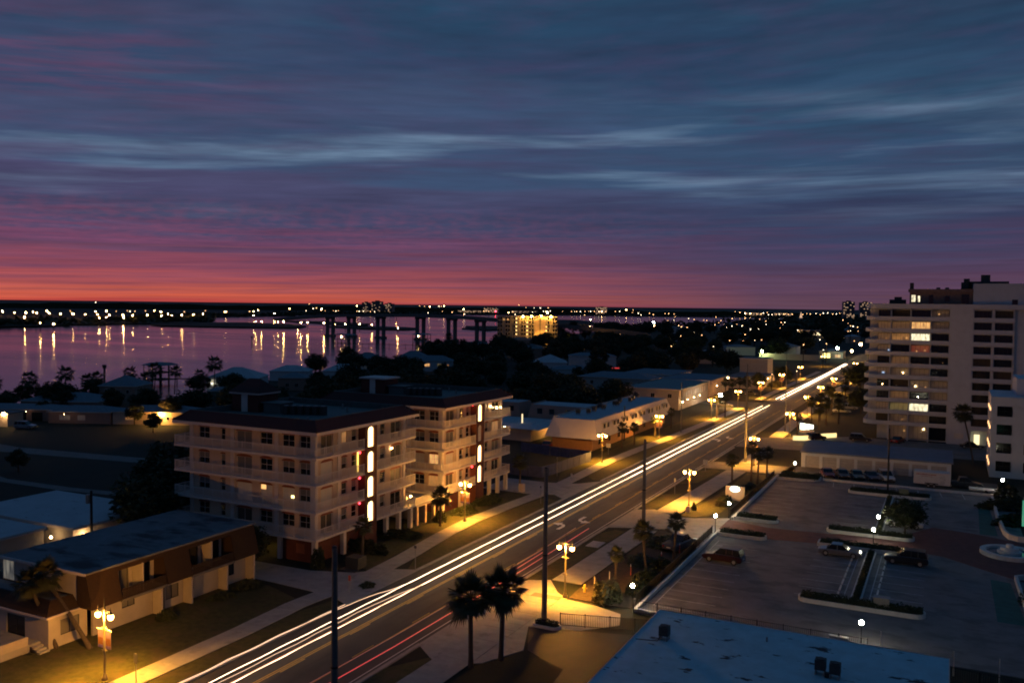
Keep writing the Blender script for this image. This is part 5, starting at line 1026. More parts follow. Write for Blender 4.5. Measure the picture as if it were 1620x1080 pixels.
# far lamps on the mainland, marsh, bridge approach and peninsula
fm = [emit('far_lamp_warm', (1.0, .5, .2), 9), emit('far_lamp_big', (1.0, .55, .2), 50), emit('far_lamp_white', (1.0, .78, .5), 12), emit('shore_lamp', (1.0, .46, .14), 480), emit('shore_lamp_big', (1.0, .48, .14), 480)]
bases = [MB().sphere((0, 0, 0), 1, 8, 6).mesh('far_globe', m) for m in fm]
post_me = MB().box(-.12, -.12, -1, .12, .12, 0).mesh('far_post', DARKM)
for i, (x, y, z, s) in enumerate(FAR):
    D0 = math.hypot(x, y); rr = random.Random(i); r = D0*((.00022+.00016*rr.random()) if s == 1 else .00044); sh = x < -480 and D0 < 1900
    zl = ('lamp on the mainland waterfront at the left' if x < -900 and y < 1500 else 'lamp by the marsh and bridge approach' if x < -430 and y < 1500 else 'lamp on the mainland behind the bridge' if x/y < -.52 and y > 1000 else
          'lamp in the long row on the far shore right of the condominium' if D0 > 1900 else 'lamp among the dark trees of the peninsula')
    T = root('distant_lamp', (x, y, 0), 'small warm '+zl, 'lamp', 'distant: '+zl)
    g_ = inst('globe', bases[(4 if s == 2 else 3) if sh else (1 if s == 2 else (2 if rr.random() < .3 else 0))], T, (x, y, z), 0, (r, r, r)); inst('post', post_me, T, (x, y, z-r*.9), 0, (1+D0/900, 1+D0/900, max(1, z-r)))
rl_ = random.Random(12)
for i in range(58):
    y = rl_.uniform(420, 1900); x = rl_.uniform(-.30, -.085)*y; rz = rl_.uniform(4, 8); r = y*rl_.uniform(.0002, .0004)
    T = root('distant_lamp', (x, y, 0), 'small warm lamp among the dark trees of the peninsula', 'lamp', 'distant: lamp among the dark trees of the peninsula')
    g_ = inst('globe', bases[2 if rl_.random() < .3 else 0], T, (x, y, rz+3), 0, (r, r, r)); inst('post', post_me, T, (x, y, rz+3-r*.9), 0, (1+y/900, 1+y/900, rz+3-r))
for nm, (x, y, z, r), m, lb in (('distant_lamp', (-1316, 2519, 9, 2.0), emit('far_red_sign', (1, .03, .06), 26), 'single bright red light on the mainland shore right of the bridge'), ('distant_lamp', (-60.7, 260.5, 3.2, .5), WGLOBE, 'bright white floodlight above parked cars by the teal roofed block'),
                           ('distant_lamp', (-51.5, 599, 7, .85), WARMB, 'big bright lamp at the end of the road beside the tower'), ('distant_lamp', (-59, 541, 6.5, .75), emit('green_white_lamp', (.75, 1, .7), 60), 'greenish white floodlight over the arched shop'), ('distant_lamp', (-53.5, 566, 4, .7), WARMB, 'bright lamp low at the roadside beyond the arched shop'),
                           ('distant_lamp', (-96.5, 512.5, 4.6, .55), emit('green_lamp', (.8, 1, .4), 260), 'green-tinted floodlight at the left end of the long lit wall'), ('distant_lamp', (-346, 1104, 9, 1.6), emit('cool_lamp', (.8, .9, 1), 40), 'cool white floodlight on the shore beyond the bridge end'), ('distant_lamp', (-352, 640, 2, .35), emit('red_buoy', (1, .05, .05), 30), 'small red navigation light below the bridge')):
    T = root(nm, (x, y, 0), lb, 'lamp'); MB().sphere((x, y, z), r, 10, 7).build('globe', m, T); MB().cyl((x, y, -.5), (x, y, z-r), .1, .08, 5).build('post', DARKM, T)
of = root('white_lit_office', (-201, 917, 0), 'small brilliant white lit building among far trees on the shore', 'building'); MB().box(-206, 917, 0, -196, 925, 5.5).build('wall', STUCG, of); MB().box(-205, 916.9, 1.5, -197, 916.97, 4.6).build('lit_front', emit('white_front', (.85, 1, .95), 3.2), of)

# ------------------------------------------------------------------ headlight and tail-light streaks over the lanes
HLM = emit('headlight_glow', (1.0, .66, .42), 6.5); HL2 = emit('headlight_glow_dim', (1.0, .60, .36), 1.5); TLM = emit('taillight_glow', (1.0, .06, .05), .75); TL2 = emit('marker_glow', (1.0, .12, .04), .20)
def streak(pts, r, m, lb, wob=0.0, seed=0):
    rn = random.Random(seed); mb = MB(); P = []
    for (a, c) in zip(pts, pts[1:]):
        L = math.dist(a, c); n = max(1, int(L/(1.2 if wob else 12)))
        for i in range(n):
            q_ = i/n; P.append([a[j]+(c[j]-a[j])*q_ for j in range(3)])
    P.append(list(pts[-1]))
    if wob:
        for i, p in enumerate(P): p[2] += wob*math.sin(i*1.35+seed)+rn.uniform(-wob, wob)*.4; p[0] += rn.uniform(-wob, wob)*.4
    for p, q_ in zip(P, P[1:]): mb.cyl(p, q_, r, r, 6)
    tag(mb.build('light_streak', m), lb, 'light streak', 'vehicle light streaks over the road')
for x, lb in ((-48.75, 'left long white headlight streak on the near-side lane'), (-47.25, 'right long white headlight streak on the near-side lane')):
    streak([(x, 30, .66), (x, 75, .66)], .024, HLM, lb+', close foreground run', .02, int(-x)); streak([(x, 75, .66), (x, 140, .66)], .036, HLM, lb+', middle run', .012, 3)
    streak([(x, 140, .66), (x, 262-(-48.75-x)*2, .66)], .058, HLM, lb+', run up to the side street'); streak([(x, 284, .66), (x, 400, .66), (x-.6, 486, .66)], .10, HLM, lb+', far run past the side street')
streak([(-48.0, 335, .75), (-48.0, 420, .75), (-48.6, 486, .75)], .16, HLM, 'bright extra streak where the far headlights merge')
streak([(-48.7, 74.2, .72), (-49.9, 68, .72), (-50.5, 60, .72), (-50.6, 30, .72)], .028, HL2, 'wavering outer streak starting at the apartment driveway', .035, 9); streak([(-50.0, 66, .95), (-50.0, 30, .95)], .025, HL2, 'thin wavering streak inside the outer one', .03, 4)
streak([(-47.5, 74.2, .6), (-48.2, 68, .6), (-48.2, 30, .6)], .022, HL2, 'wavering streak between the two main headlight streaks', .03, 11); streak([(-46.95, 78, .9), (-46.95, 30, .9)], .04, emit('amber_marker', (1, .35, .15), .8), 'dim orange streak along the inner side of the headlights')
streak([(-40.9, 44, .8), (-40.4, 60, .8), (-40.3, 84, .8), (-40.6, 104, .8)], .035, TLM, 'red tail-light streak along the kerb side of the far lane'); streak([(-42.0, 48, .8), (-41.7, 62, .8), (-41.7, 90, .8), (-42.2, 103.5, .8)], .03, TL2, 'faint red tail-light streak nearer the turn lane')
streak([(-41.1, 76.5, .75), (-41.1, 82, .75), (-41.3, 92, .75)], .04, TLM, 'short red streak beside the near street lamp'); streak([(-127, 335, 4), (-116, 345, 4)], .2, TLM, 'short red streak behind the white two-storey block')
for k in range(2): streak([(-42.0+k*.9, 79.2, .4), (-41.7+k*.9, 80.2, .9), (-41.9+k*.9, 81.3, 1.2)], .02, emit('pale_swirl', (.6, .75, .7), .7), ('left', 'right')[k]+' small pale curl of light beside the red streaks')

# ------------------------------------------------------------------ vehicles
def make_car(name, label, body, kind='suv', group=None, lights=(), cat='car'):
    T = lroot(name, label, cat, group); P = {'suv': (4.6, 1.86, 1.72), 'sedan': (4.8, 1.8, 1.42), 'pickup': (5.6, 1.95, 1.8)}[kind]; L, Wd, H = P; hw = Wd/2; zb = .32; belt = H*.58
    def loft(secs, mbx):
        rings = []
        for (x, w, z0, z1, c) in secs: rings.append([(x, -w, z0), (x, -w, z1-c), (x, -w+c*1.4, z1), (x, w-c*1.4, z1), (x, w, z1-c), (x, w, z0)])
        for a, c in zip(rings, rings[1:]):
            b0 = len(mbx.v); k = 6; mbx.v += a+c
            for i in range(k): j = (i+1) % k; mbx.f.append((b0+i, b0+j, b0+k+j, b0+k+i))
        for rg, fl in ((rings[0], False), (rings[-1], True)):
            b0 = len(mbx.v); mbx.v += rg; mbx.f.append(tuple(range(b0, b0+6)) if fl else tuple(range(b0, b0+6))[::-1])
    hood = {'suv': belt*.98, 'sedan': belt*.97, 'pickup': belt}[kind]; h = L/2
    bm = MB(); loft([(-h, hw*.86, zb+.12, belt*.82, .06), (-h+.12, hw*.95, zb, belt*.92, .08), (-h+.9, hw, zb-.04, belt, .06), (h-1.3, hw, zb-.04, hood, .06), (h-.25, hw*.95, zb, hood*.86, .08), (h, hw*.84, zb+.1, hood*.7, .06)], bm)
    bd = bm.build('body', body, T, smooth=False)
    a, c = {'suv': (-h+.12, h-1.35), 'sedan': (-h+.9, h-1.45), 'pickup': (-h+2.0, h-1.5)}[kind]; sl = .5; rs = .25 if kind != 'sedan' else .6
    gm_ = MB(); loft([(a, hw*.9, belt-.02, belt+.02, .01), (a+rs, hw*.82, belt-.02, H-.05, .05), (c-sl-.2, hw*.82, belt-.02, H-.05, .05), (c, hw*.88, belt-.02, belt+.02, .01)], gm_); gh = gm_.build('glazing', GLASS, T)
    rm_ = MB(); loft([(a+rs-.04, hw*.78, H-.055, H-.02, .02), ((a+c)/2, hw*.8, H-.055, H, .03), (c-sl-.2, hw*.78, H-.055, H-.02, .02)], rm_); rm_.build('roof', body, T)
    for x in ([a+rs+.7, (a+c)/2+.1] if kind == 'suv' else [(a+c)/2]):
        for s in (-1, 1): MB().frus([(x-.04, s*hw*.905, belt), (x+.04, s*hw*.905, belt), (x+.04, s*hw*.89, belt), (x-.04, s*hw*.89, belt)], [(x-.04, s*hw*.835, H-.06), (x+.04, s*hw*.835, H-.06), (x+.04, s*hw*.82, H-.06), (x-.04, s*hw*.82, H-.06)]).build('door_pillar', body, T)
    if kind == 'pickup': MB().box(-h+.15, -hw*.8, belt+.005, -h+1.9, hw*.8, belt+.03).build('load_bed', BOXD, T)
    RB = mat('tyre_rubber', (.02, .02, .02), .85); RM = mat('wheel_rim', (.35, .35, .36), .35, metal=.7)
    for x in (-h+.85, h-.9):
        for s in (-1, 1):
            w_ = MB().cyl((x, s*(hw-.2), .34), (x, s*(hw+.02), .34), .34, .34, 14).build('wheel', RB, T); MB().cyl((x, s*(hw+.015), .34), (x, s*(hw+.03), .34), .2, .2, 12).build('rim', RM, w_)
    for s in (-1, 1):
        MB().box(h-.12, s*hw*.55, hood*.66, h-.02 if 0 else h-.03, s*hw*.8, hood*.78).build('headlight', mat('lamp_glass', (.6, .6, .6), .15, .05, 3), T); MB().box(-h-.005, s*hw*.6, belt*.62, -h+.06, s*hw*.82, belt*.8).build('tail_light', mat('red_lens', (.25, .01, .01), .2), T)
        MB().box(c-.35, s*hw, belt, c-.2, s*(hw+.18), belt+.14).build('door_mirror', body, T)
    MB().box(h-.06, -hw*.45, zb+.12, h+.005, hw*.45, zb+.3).build('grille', DARKM, T); MB().box(-h-.03, -.26, zb+.25, -h+.03, .26, zb+.37).build('number_plate', mat('plate', (.6, .6, .6)), T)
    return T
paint = lambda n, c, m=.3: mat('car_paint_'+n, c, .28, .03, 2, metal=m, coat=.6)
cars = [('dark red SUV parked alone near the car park kerb', (.035, .004, .005), 'suv', -22.6, 100.2, math.pi-.08), ('silver saloon parked left of the planted strip', (.16, .16, .17), 'sedan', -11.0, 109.4, .02), ('black SUV parked right of the planted strip', (.015, .016, .022), 'suv', -3.9, 109.6, math.pi), ('white hatchback half hidden behind the round car park tree', (.6, .6, .6), 'sedan', -5.0, 128.0, math.pi),
        ('maroon car at the left end of the row before the garages', (.16, .03, .03), 'sedan', -18.6, 160.6, -1.25), ('dark car second in the row before the garages', (.05, .03, .03), 'sedan', -16.2, 161, -1.25), ('teal car third in the row before the garages', (.03, .12, .14), 'sedan', -13.9, 161.4, -1.25), ('dark blue car fourth in the row before the garages', (.04, .06, .12), 'sedan', -11.6, 161.6, -1.2), ('white SUV fifth in the row before the garages', (.6, .6, .62), 'suv', -9.3, 161.8, -1.2),
        ('black pick-up right of the white box trailer', (.015, .02, .03), 'pickup', 2.4, 161.6, .1), ('dark pick-up with pale bed lining parked behind the dark hedge near the lot wall', (.06, .07, .1), 'pickup', -28.6, 103.4, 1.35), ('pale blue estate car parked on the back street at far left', (.25, .32, .38), 'suv', -186, 128, .4),
        ('red car lit amber in the townhouse courtyard', (.45, .03, .02), 'sedan', -73.6, 164.6, 1.8), ('dark car beside the lit drive wall', (.05, .015, .015), 'suv', -26.2, 204.2, .9), ('dark car in front of the tower lobby', (.03, .03, .035), 'suv', -17.3, 207.5, 0), ('red car in front of the amber lit tower lobby', (.3, .02, .02), 'sedan', -9.9, 210, 1.3), ('dark car near the lit tower door', (.03, .03, .03), 'sedan', 4.5, 209.5, .1),
        ('car parked beside the bright lamp-lit bungalow', (.2, .2, .22), 'sedan', -163, 153, .5), ('pale car on the drive by the floodlight and palms', (.4, .38, .36), 'sedan', -59.2, 259.5, .2), ('dark car in the roadside park beyond the bannered lamp', (.03, .03, .03), 'sedan', -60, 300, .3), ('white car among the palms east of the road', (.55, .55, .5), 'sedan', -27, 262, .2), ('pale car beyond the palms east of the road', (.4, .42, .4), 'suv', -26, 272, .2)]
for i, (lb, c, kd, x, y, r) in enumerate(cars): place(make_car('parked_car', lb, paint(str(i), c), kd), x, y, .06 if x > -27 and y < 170 else .02, r)
# box trailer with two lines of faded red lettering
T = lroot('box_trailer', 'white enclosed box trailer with faded red lettering before the garages', 'trailer')
MB().box(-2.7, -1.05, .55, 2.7, 1.05, 2.55).build('box', mat('trailer_white', (.58, .56, .56), .5, .06, 2), T); MB().cyl((2.7, 0, .5), (4.0, 0, .45), .06, .05, 6).box(-2.7, -.9, .42, 2.7, .9, .549).build('chassis', DARKM, T)
for x in (-.45, .4):
    for s in (-1, 1): w_ = MB().cyl((x, s*.95, .34), (x, s*1.12, .34), .33, .33, 12).build('wheel', mat('tyre_rubber', (.02, .02, .02)), T); MB().cyl((x, s*1.121, .34), (x, s*1.13, .34), .18, .18, 10).build('rim', mat('wheel_rim', (.35, .35, .36)), w_)
MB().box(-1.0, -1.16, .68, 1.0, -1.051, .8).build('mudguard', DARKM, T); lt = MB(); rn_ = random.Random(4)
for (z, xa, xb, hh) in ((2.05, -2.3, .6, .2), (1.8, -1.6, .2, .1)):
    x = xa
    while x < xb: w = rn_.uniform(.08, .2); lt.box(x, -1.056, z, x+w*.72, -1.0505, z+hh*rn_.uniform(.7, 1)); x += w
tag(lt.build('lettering', mat('faded_red_print', (.35, .08, .07), .7), T), kind='stuff'); MB().box(1.2, -1.055, .7, 2.0, -1.0505, 2.3).build('side_door', mat('trailer_door', (.5, .49, .49), .5), T); MB().box(1.95, -1.08, 1.4, 2.0, -1.055, 1.6).build('door_latch', DARKM, T)
place(T, -2.2, 159.8, .05, -.05)
T = lroot('flatbed_trailer', 'low pale flatbed boat trailer beside the dark bushes right of the car park', 'trailer'); MB().box(-2.4, -.9, .5, 2.4, .9, .72).build('bed', mat('trailer_white', (.58, .56, .56)), T)
for s in (-1, 1): MB().cyl((0, s*.9, .32), (0, s*1.08, .32), .32, .32, 12).build('wheel', mat('tyre_rubber', (.02, .02, .02)), T)
MB().cyl((2.4, 0, .55), (3.6, 0, .45), .05, .05, 6).build('tow_bar', DARKM, T); place(T, 5.6, 158.6, .02, 0)

# ------------------------------------------------------------------ fences, planters, fountain, signs
PK = MB().box(-.012, -.012, .12, .012, .012, 1.1).mesh('picket', DARKM)
def picket_fence(lb, pts, z=0.0, h=1.15, step=.16, name='picket_fence'):
    T = root(name, (*pts[0], z), lb, 'fence'); rl = MB(); pk = MB(); pm = MB().box(-.035, -.035, 0, .035, .035, h+.08).mesh('fence_post', DARKM)
    for a, c in zip(pts, pts[1:]):
        L = math.dist(a, c); dx, dy = (c[0]-a[0])/L, (c[1]-a[1])/L; nx, ny = -dy*.02, dx*.02
        for zz_ in (z+.12, z+h-.04): rl.prism([(a[0]-nx, a[1]-ny), (c[0]-nx, c[1]-ny), (c[0]+nx, c[1]+ny), (a[0]+nx, a[1]+ny)], zz_, zz_+.045)
        for i in range(1, int(L/step)): x, y = a[0]+dx*i*step, a[1]+dy*i*step; pk.box(x-.014, y-.014, z+.16, x+.014, y+.014, z+h-.05)
        n = max(1, round(L/2.2))
        for i in range(n+1): inst('fence_post', pm, T, (a[0]+dx*L*i/n, a[1]+dy*L*i/n, z))
    rl.build('rail', DARKM, T); tag(pk.build('pickets', DARKM, T), kind='stuff')
picket_fence('dark metal picket fence between the car park and the foreground flat roof', [(-26.2, 79.1), (-5.6, 79.1), (-5.6, 79.0)][:2], 0, 1.3)
picket_fence('short picket fence from the kerbed planter to the foreground roof', [(-31.0, 72.7), (-22.4, 75.2)], 0, 1.2); picket_fence('dark picket fence at the bottom right corner', [(-1.5, 76.5), (9, 75.2)], 0, 1.2)
picket_fence('dark fence along the road side of the near car park half', [(-26.8, 81.5), (-26.8, 112)], .05, 1.0); picket_fence('dark fence along the road side of the far car park half', [(-26.8, 122.5), (-26.8, 156)], .05, 1.0)
tag(MB().box(-8.6, 79.0, 0, -7.2, 79.3, 1.0).box(-8.7, 78.95, 1.0, -7.1, 79.35, 1.12).build('low_wall', KERB), 'short white wall piece at the end of the picket fence by the lamp', 'wall')
for x in (-4.6, .9, 4.1): tag(MB().cyl((x, 77.6 if x > 0 else 79.5, 0), (x, 77.6 if x > 0 else 79.5, 2.0), .045, .04, 8).build('marker_post', TRIM), {-4.6: 'thin pale post just right of the white lamp behind the roof', .9: 'left white post at the bottom right fence', 4.1: 'right white post at the bottom right fence'}[x], 'post')
def planter(lb, x0, x1, y0, y1, hedge=True, h=.42, round_w=True, round_e=True, k=0, z=.06):
    T = root('kerbed_planter', ((x0+x1)/2, (y0+y1)/2, z), lb, 'planter'); r = (y1-y0)/2; cy = (y0+y1)/2
    def outl(e):
        rr_ = r+e; p = []
        p += [(x1-r+rr_*math.cos(a), cy+rr_*math.sin(a)) for a in [-math.pi/2+math.pi*i/8 for i in range(9)]] if round_e else [(x1+e, y0-e), (x1+e, y1+e)]
        p += [(x0+r+rr_*math.cos(a), cy+rr_*math.sin(a)) for a in [math.pi/2+math.pi*i/8 for i in range(9)]] if round_w else [(x0-e, y1+e), (x0-e, y0-e)]
        return p
    o, i = outl(0), outl(-.16); mb = MB()
    for k_ in range(len(o)): j = (k_+1) % len(o); mb.frus([(*o[k_], z), (*o[j], z), (*i[j], z), (*i[k_], z)], [(*o[k_], z+h), (*o[j], z+h), (*i[j], z+h), (*i[k_], z+h)])
    mb.build('kerb', KERB, T); MB().prism(i, z, z+h-.08).build('soil', DIRT, T)
    if hedge:
        L = x1-x0; rn = np.random.RandomState(int(abs(x0*10+y0))); n = int(L*(y1-y0)*210)
        u = rn.uniform(0, 1, (n, 3)); pts = np.stack([x0+.3+u[:, 0]*(L-.6), y0+.25+u[:, 1]*(y1-y0-.5), z+h-.1+u[:, 2]*(.42+.16*np.sin(u[:, 0]*L*2.1)*np.cos(u[:, 1]*6))], 1); v, f = [], []
        leafcards(v, f, pts, .11, rn, .6); mb = MB(); mb.v = v; mb.f = f; tag(mb.build('hedge', HEDGE, T), kind='stuff')
planter('long white-kerbed planter nearest the foreground roof', -13.0, -1.4, 90.0, 92.1); planter('planter just before the red paved entrance', -14.0, -2.2, 112.6, 114.4, round_w=False); planter('planter just beyond the red paved entrance with a lamp', -13.9, -3.4, 119.9, 122.0); planter('far planter in front of the white trailer', -14.0, -2.0, 147.4, 150.0)
planter('planter by the near gate post of the car park', -26.0, -20.0, 111.4, 113.3, round_w=False); planter('planter by the far gate post of the car park', -26.0, -20.2, 121.0, 123.2, round_w=False); planter('dark hedge planter at the far left corner of the car park', -26.0, -19.0, 153.6, 158.6, round_w=False); planter('small kerbed planter at the foot of the concrete pole', -33.3, -30.6, 71.3, 72.5, True, .25, z=.03)
for (y0, y1) in ((92.3, 112.4), (122.2, 147.2)):
    T = root('planted_strip', (-7.8, y0, .06), 'narrow kerbed planted strip dividing the %s half of the car park' % ('near' if y0 < 100 else 'far'), 'planter'); MB().box(-8.3, y0, .06, -8.15, y1, .3).box(-7.4, y0, .06, -7.25, y1, .3).build('kerb', KERB, T)
    rn = np.random.RandomState(9); n = 2600; u = rn.uniform(0, 1, (n, 3)); v, f = [], []; leafcards(v, f, np.stack([-8.1+u[:, 0]*.65, y0+u[:, 1]*(y1-y0), .08+u[:, 2]*.55], 1), .11, rn, .6); mb = MB(); mb.v = v; mb.f = f; tag(mb.build('hedge', HEDGE, T), kind='stuff')
T = root('utility_box', (-5.2, 91.2, .4), 'pale utility cabinet in the nearest planter', 'cabinet'); MB().box(-6.0, 90.8, .35, -4.6, 91.7, 1.3).build('body', GREYM, T); MB().box(-6.05, 90.75, 1.3, -4.55, 91.75, 1.36).build('lid', GREYM, T)
T = root('utility_box', (-5.9, 148.2, .4), 'green-grey utility box in the far planter', 'cabinet'); MB().box(-6.6, 148, .35, -5.2, 149.2, 1.4).build('body', mat('green_box', (.12, .16, .12), .7), T); MB().box(-6.65, 147.95, 1.4, -5.15, 149.25, 1.46).build('lid', GREYM, T)
E_ = root('white_planter_wall', (6.2, 129, 0), 'curved white low wall round dark shrubs at the right edge', 'planter'); mb = MB(); wp = [(6.1, 152.5), (6.3, 140), (6.7, 130), (7.2, 127.6), (8.2, 126.8), (11, 126.4)]
for a, c in zip(wp, wp[1:]): d = Vector((c[0]-a[0], c[1]-a[1], 0)).normalized(); mb.prism([a, c, (c[0]-d.y*.3, c[1]+d.x*.3), (a[0]-d.y*.3, a[1]+d.x*.3)], 0, .75)
mb.build('wall', KERB, E_)
E2 = root('white_planter_wall', (6.9, 105, 0), 'white kerb wall of the planting bed at the lower right edge', 'planter'); mb = MB(); wp = [(7.2, 92), (6.9, 104), (6.8, 108.5), (7.6, 109.2), (12, 109.2)]
for a, c in zip(wp, wp[1:]): d = Vector((c[0]-a[0], c[1]-a[1], 0)).normalized(); mb.prism([a, c, (c[0]+d.y*.3, c[1]-d.x*.3), (a[0]+d.y*.3, a[1]-d.x*.3)], 0, .6)
mb.build('wall', KERB, E2)
T = root('fountain', (6.9, 119.4, 0), 'round white fountain with blue pool and stepped centre at the right edge', 'fountain'); cx, cy = 6.9, 119.4
def ringmb(r0, r1, z0, z1, n=32):
    mb = MB()
    for i in range(n):
        a, c = 2*math.pi*i/n, 2*math.pi*(i+1)/n; q_ = lambda r, t_, z: (cx+r*math.cos(t_), cy+r*math.sin(t_), z)
        mb.frus([q_(r1, a, z0), q_(r1, c, z0), q_(r0, c, z0), q_(r0, a, z0)], [q_(r1, a, z1), q_(r1, c, z1), q_(r0, c, z1), q_(r0, a, z1)])
    return mb
ringmb(2.5, 3.15, .05, .55).build('basin_rim', KERB, T); ringmb(.01, 2.5, .1, .3).build('pool', mat('pool_water', (.01, .16, .22), .08, .2, 1), T); ringmb(.01, 1.3, .3, .62).build('lower_tier', KERB, T); ringmb(.01, .95, .62, 1.0).build('upper_tier', KERB, T); ringmb(.01, .4, 1.0, 1.35).build('urn', KERB, T)
T = root('green_lit_sign', (9.4, 133, 0), 'pale green lit panel cut by the right edge', 'sign'); MB().box(9.0, 133, .8, 10.4, 133.2, 4.2).build('panel', emit('green_panel', (.1, .75, .42), .35), T); MB().box(9.5, 133.05, 0, 9.7, 133.15, .8).build('post', DARKM, T)
# monument signs
T = root('monument_sign', (-28.0, 133.6, 0), 'white monument sign with a glowing oval board at the gateway', 'sign'); MB().box(-30.3, 133.3, 0, -26.9, 134.0, .35).build('plinth', TRIM, T); MB().box(-30.0, 133.45, .35, -27.2, 133.85, 2.1).build('body', TRIM, T)
MB().frus([(-28.6+.72*math.cos(a), 133.44, 1.75+.42*math.sin(a)) for a in [2*math.pi*i/20 for i in range(20)]], [(-28.6+.72*math.cos(a), 133.3, 1.75+.42*math.sin(a)) for a in [2*math.pi*i/20 for i in range(20)]]).build('oval_board', emit('lit_sign_board', (.95, 1, .8), 4.0), T)
T = root('monument_sign', (-30.0, 224, 0), 'glowing white sign at the foot of the palms by the tower drive', 'sign'); MB().box(-31.6, 216, 0, -28.2, 216.4, .5).build('plinth', TRIM, T); mb = MB()
for (x0, x1, z0, z1) in ((-31.4, -30.2, .6, 2.0), (-30.2, -29.2, .7, 1.9), (-29.2, -28.4, .9, 1.8)): mb.box(x0, 216.05, z0, x1-.04, 216.3, z1)
mb.build('board', emit('lit_sign_board', (.95, 1, .8), 4.0), T)
T = root('lit_drive_wall', (-31, 203, 0), 'curved drive wall with an added glowing band for its yellow light by the tower entrance', 'wall'); mb = MB(); wp = [(-30.6, 200.5), (-28.4, 201.3), (-26.8, 204.2), (-25.0, 207.5), (-22.6, 210.2)]
for i, (a, c) in enumerate(zip(wp, wp[1:])): d = Vector((c[0]-a[0], c[1]-a[1], 0)).normalized(); mb.prism([a, c, (c[0]-d.y*.3, c[1]+d.x*.3), (a[0]-d.y*.3, a[1]+d.x*.3)], 0, 1.2)
mb.build('wall', TRIM, T); mb = MB()
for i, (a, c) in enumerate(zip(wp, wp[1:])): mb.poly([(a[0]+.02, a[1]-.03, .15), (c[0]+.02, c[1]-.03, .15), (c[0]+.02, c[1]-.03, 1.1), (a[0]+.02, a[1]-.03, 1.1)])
mb.build('pooled_light_glow', emit('pooled_light_glow', (1, .74, .3), 1.5), T)  # glowing band stands in for light pooled on the wall
# street signs and small posts
def sign(lb, x, y, h, w, hh, m, pm=GREYM, rot=0.0, name='road_sign'):
    T = lroot(name, lb, 'sign'); MB().cyl((0, 0, 0), (0, 0, h), .035, .035, 6).build('post', pm, T); MB().box(-w/2, -.05, h-hh, w/2, -.035, h).build('plate', m, T); place(T, x, y, 0, rot)
sw = mat('sign_face', (.5, .5, .48), .6); sd = mat('sign_back', (.08, .08, .09), .6)
sign('small dark-faced sign on the kerb grass near the lawn lamp', -54.5, 46.2, 2.4, .4, .75, sd); sign('thin sign post in the verge by the nearer apartment building', -51.9, 81, 2.6, .3, .3, sd); sign('red and white marker by the apartment driveway', -53.1, 70.8, 1.9, .28, .55, mat('red_marker', (.4, .06, .04), .6)); sign('roadside sign opposite the near lamp, seen edge on', -37.9, 133.5, 2.4, .25, .5, sw)
sign('white square road sign on the east verge', -38.4, 154.5, 2.1, .8, .9, sw); sign('white estate sign on the lawn before the townhouses', -59.6, 162.5, 2.2, .9, .8, sw); sign('thin post with a small lamp by the blue fence', -59.6, 137.4, 3.2, .2, .2, sw); sign('small marker on the lawn by the yard entrance', -55.9, 135, 1.2, .35, .6, sw); sign('lone sign post on the verge before the further apartments', -53.3, 117, 2.6, .2, .3, sd)
tag(MB().box(-59.6, 122.5, 0, -58.9, 123.3, 1.3).build('stone_pillar', CREAM), 'low pale gate pillar beyond the further apartment building', 'pillar'); tag(MB().box(-33.0, 122.0, 0, -32.5, 122.5, .9).build('utility_bollard', CREAM), 'pale utility bollard behind the street lamp near the gateway', 'bollard')
tag(MB().box(-38.9, 98.6, .04, -37.3, 101.2, .1).build('utility_cover', mat('utility_cover', (.42, .4, .4), .8)), 'pale square utility slab in the east verge', 'cover'); tag(MB().box(-58.9, 76.6, 0, -56.8, 77.4, .15).box(-58.7, 77.5, .1, -57.0, 79.0, 1.3).build('transformer_box', BOXD), 'dark transformer box on a pale pad at the apartment corner', 'cabinet')
for i, (x, y) in enumerate(((-32.2, 84.3), (-31.4, 86.6), (-30.3, 90.2), (-28.8, 96.5), (-28.0, 101.2))):
    T = lroot('flag_stake', ('pale stake at the tip of the planting bed', 'second pale stake along the planting bed', 'red and white stake under the small palm', 'red and white stake in the middle of the bed', 'red and white stake in the far part of the bed')[i], 'marker'); MB().cyl((0, 0, 0), (0, 0, 1.0), .06, .04, 6).build('stake', mat('stake_red', (.45, .07, .05), .6) if i > 1 else TRIM, T); MB().cyl((0, 0, 1.0), (0, 0, 1.25), .05, .03, 6).build('tip', TRIM, T); place(T, x, y)
T = root('fire_hydrant', (-32.6, 82.6, 0), 'yellow-lit hydrant beside the near street lamp', 'hydrant'); MB().cyl((-32.6, 82.6, 0), (-32.6, 82.6, .7), .13, .12, 10).build('barrel', mat('hydrant_yellow', (.5, .36, .08), .5), T); MB().sphere((-32.6, 82.6, .72), .14, 8, 5).build('bonnet', mat('hydrant_yellow', (.5, .36, .08)), T); MB().cyl((-32.85, 82.6, .45), (-32.35, 82.6, .45), .06, .06, 8).build('outlet', mat('hydrant_yellow', (.5, .36, .08)), T)

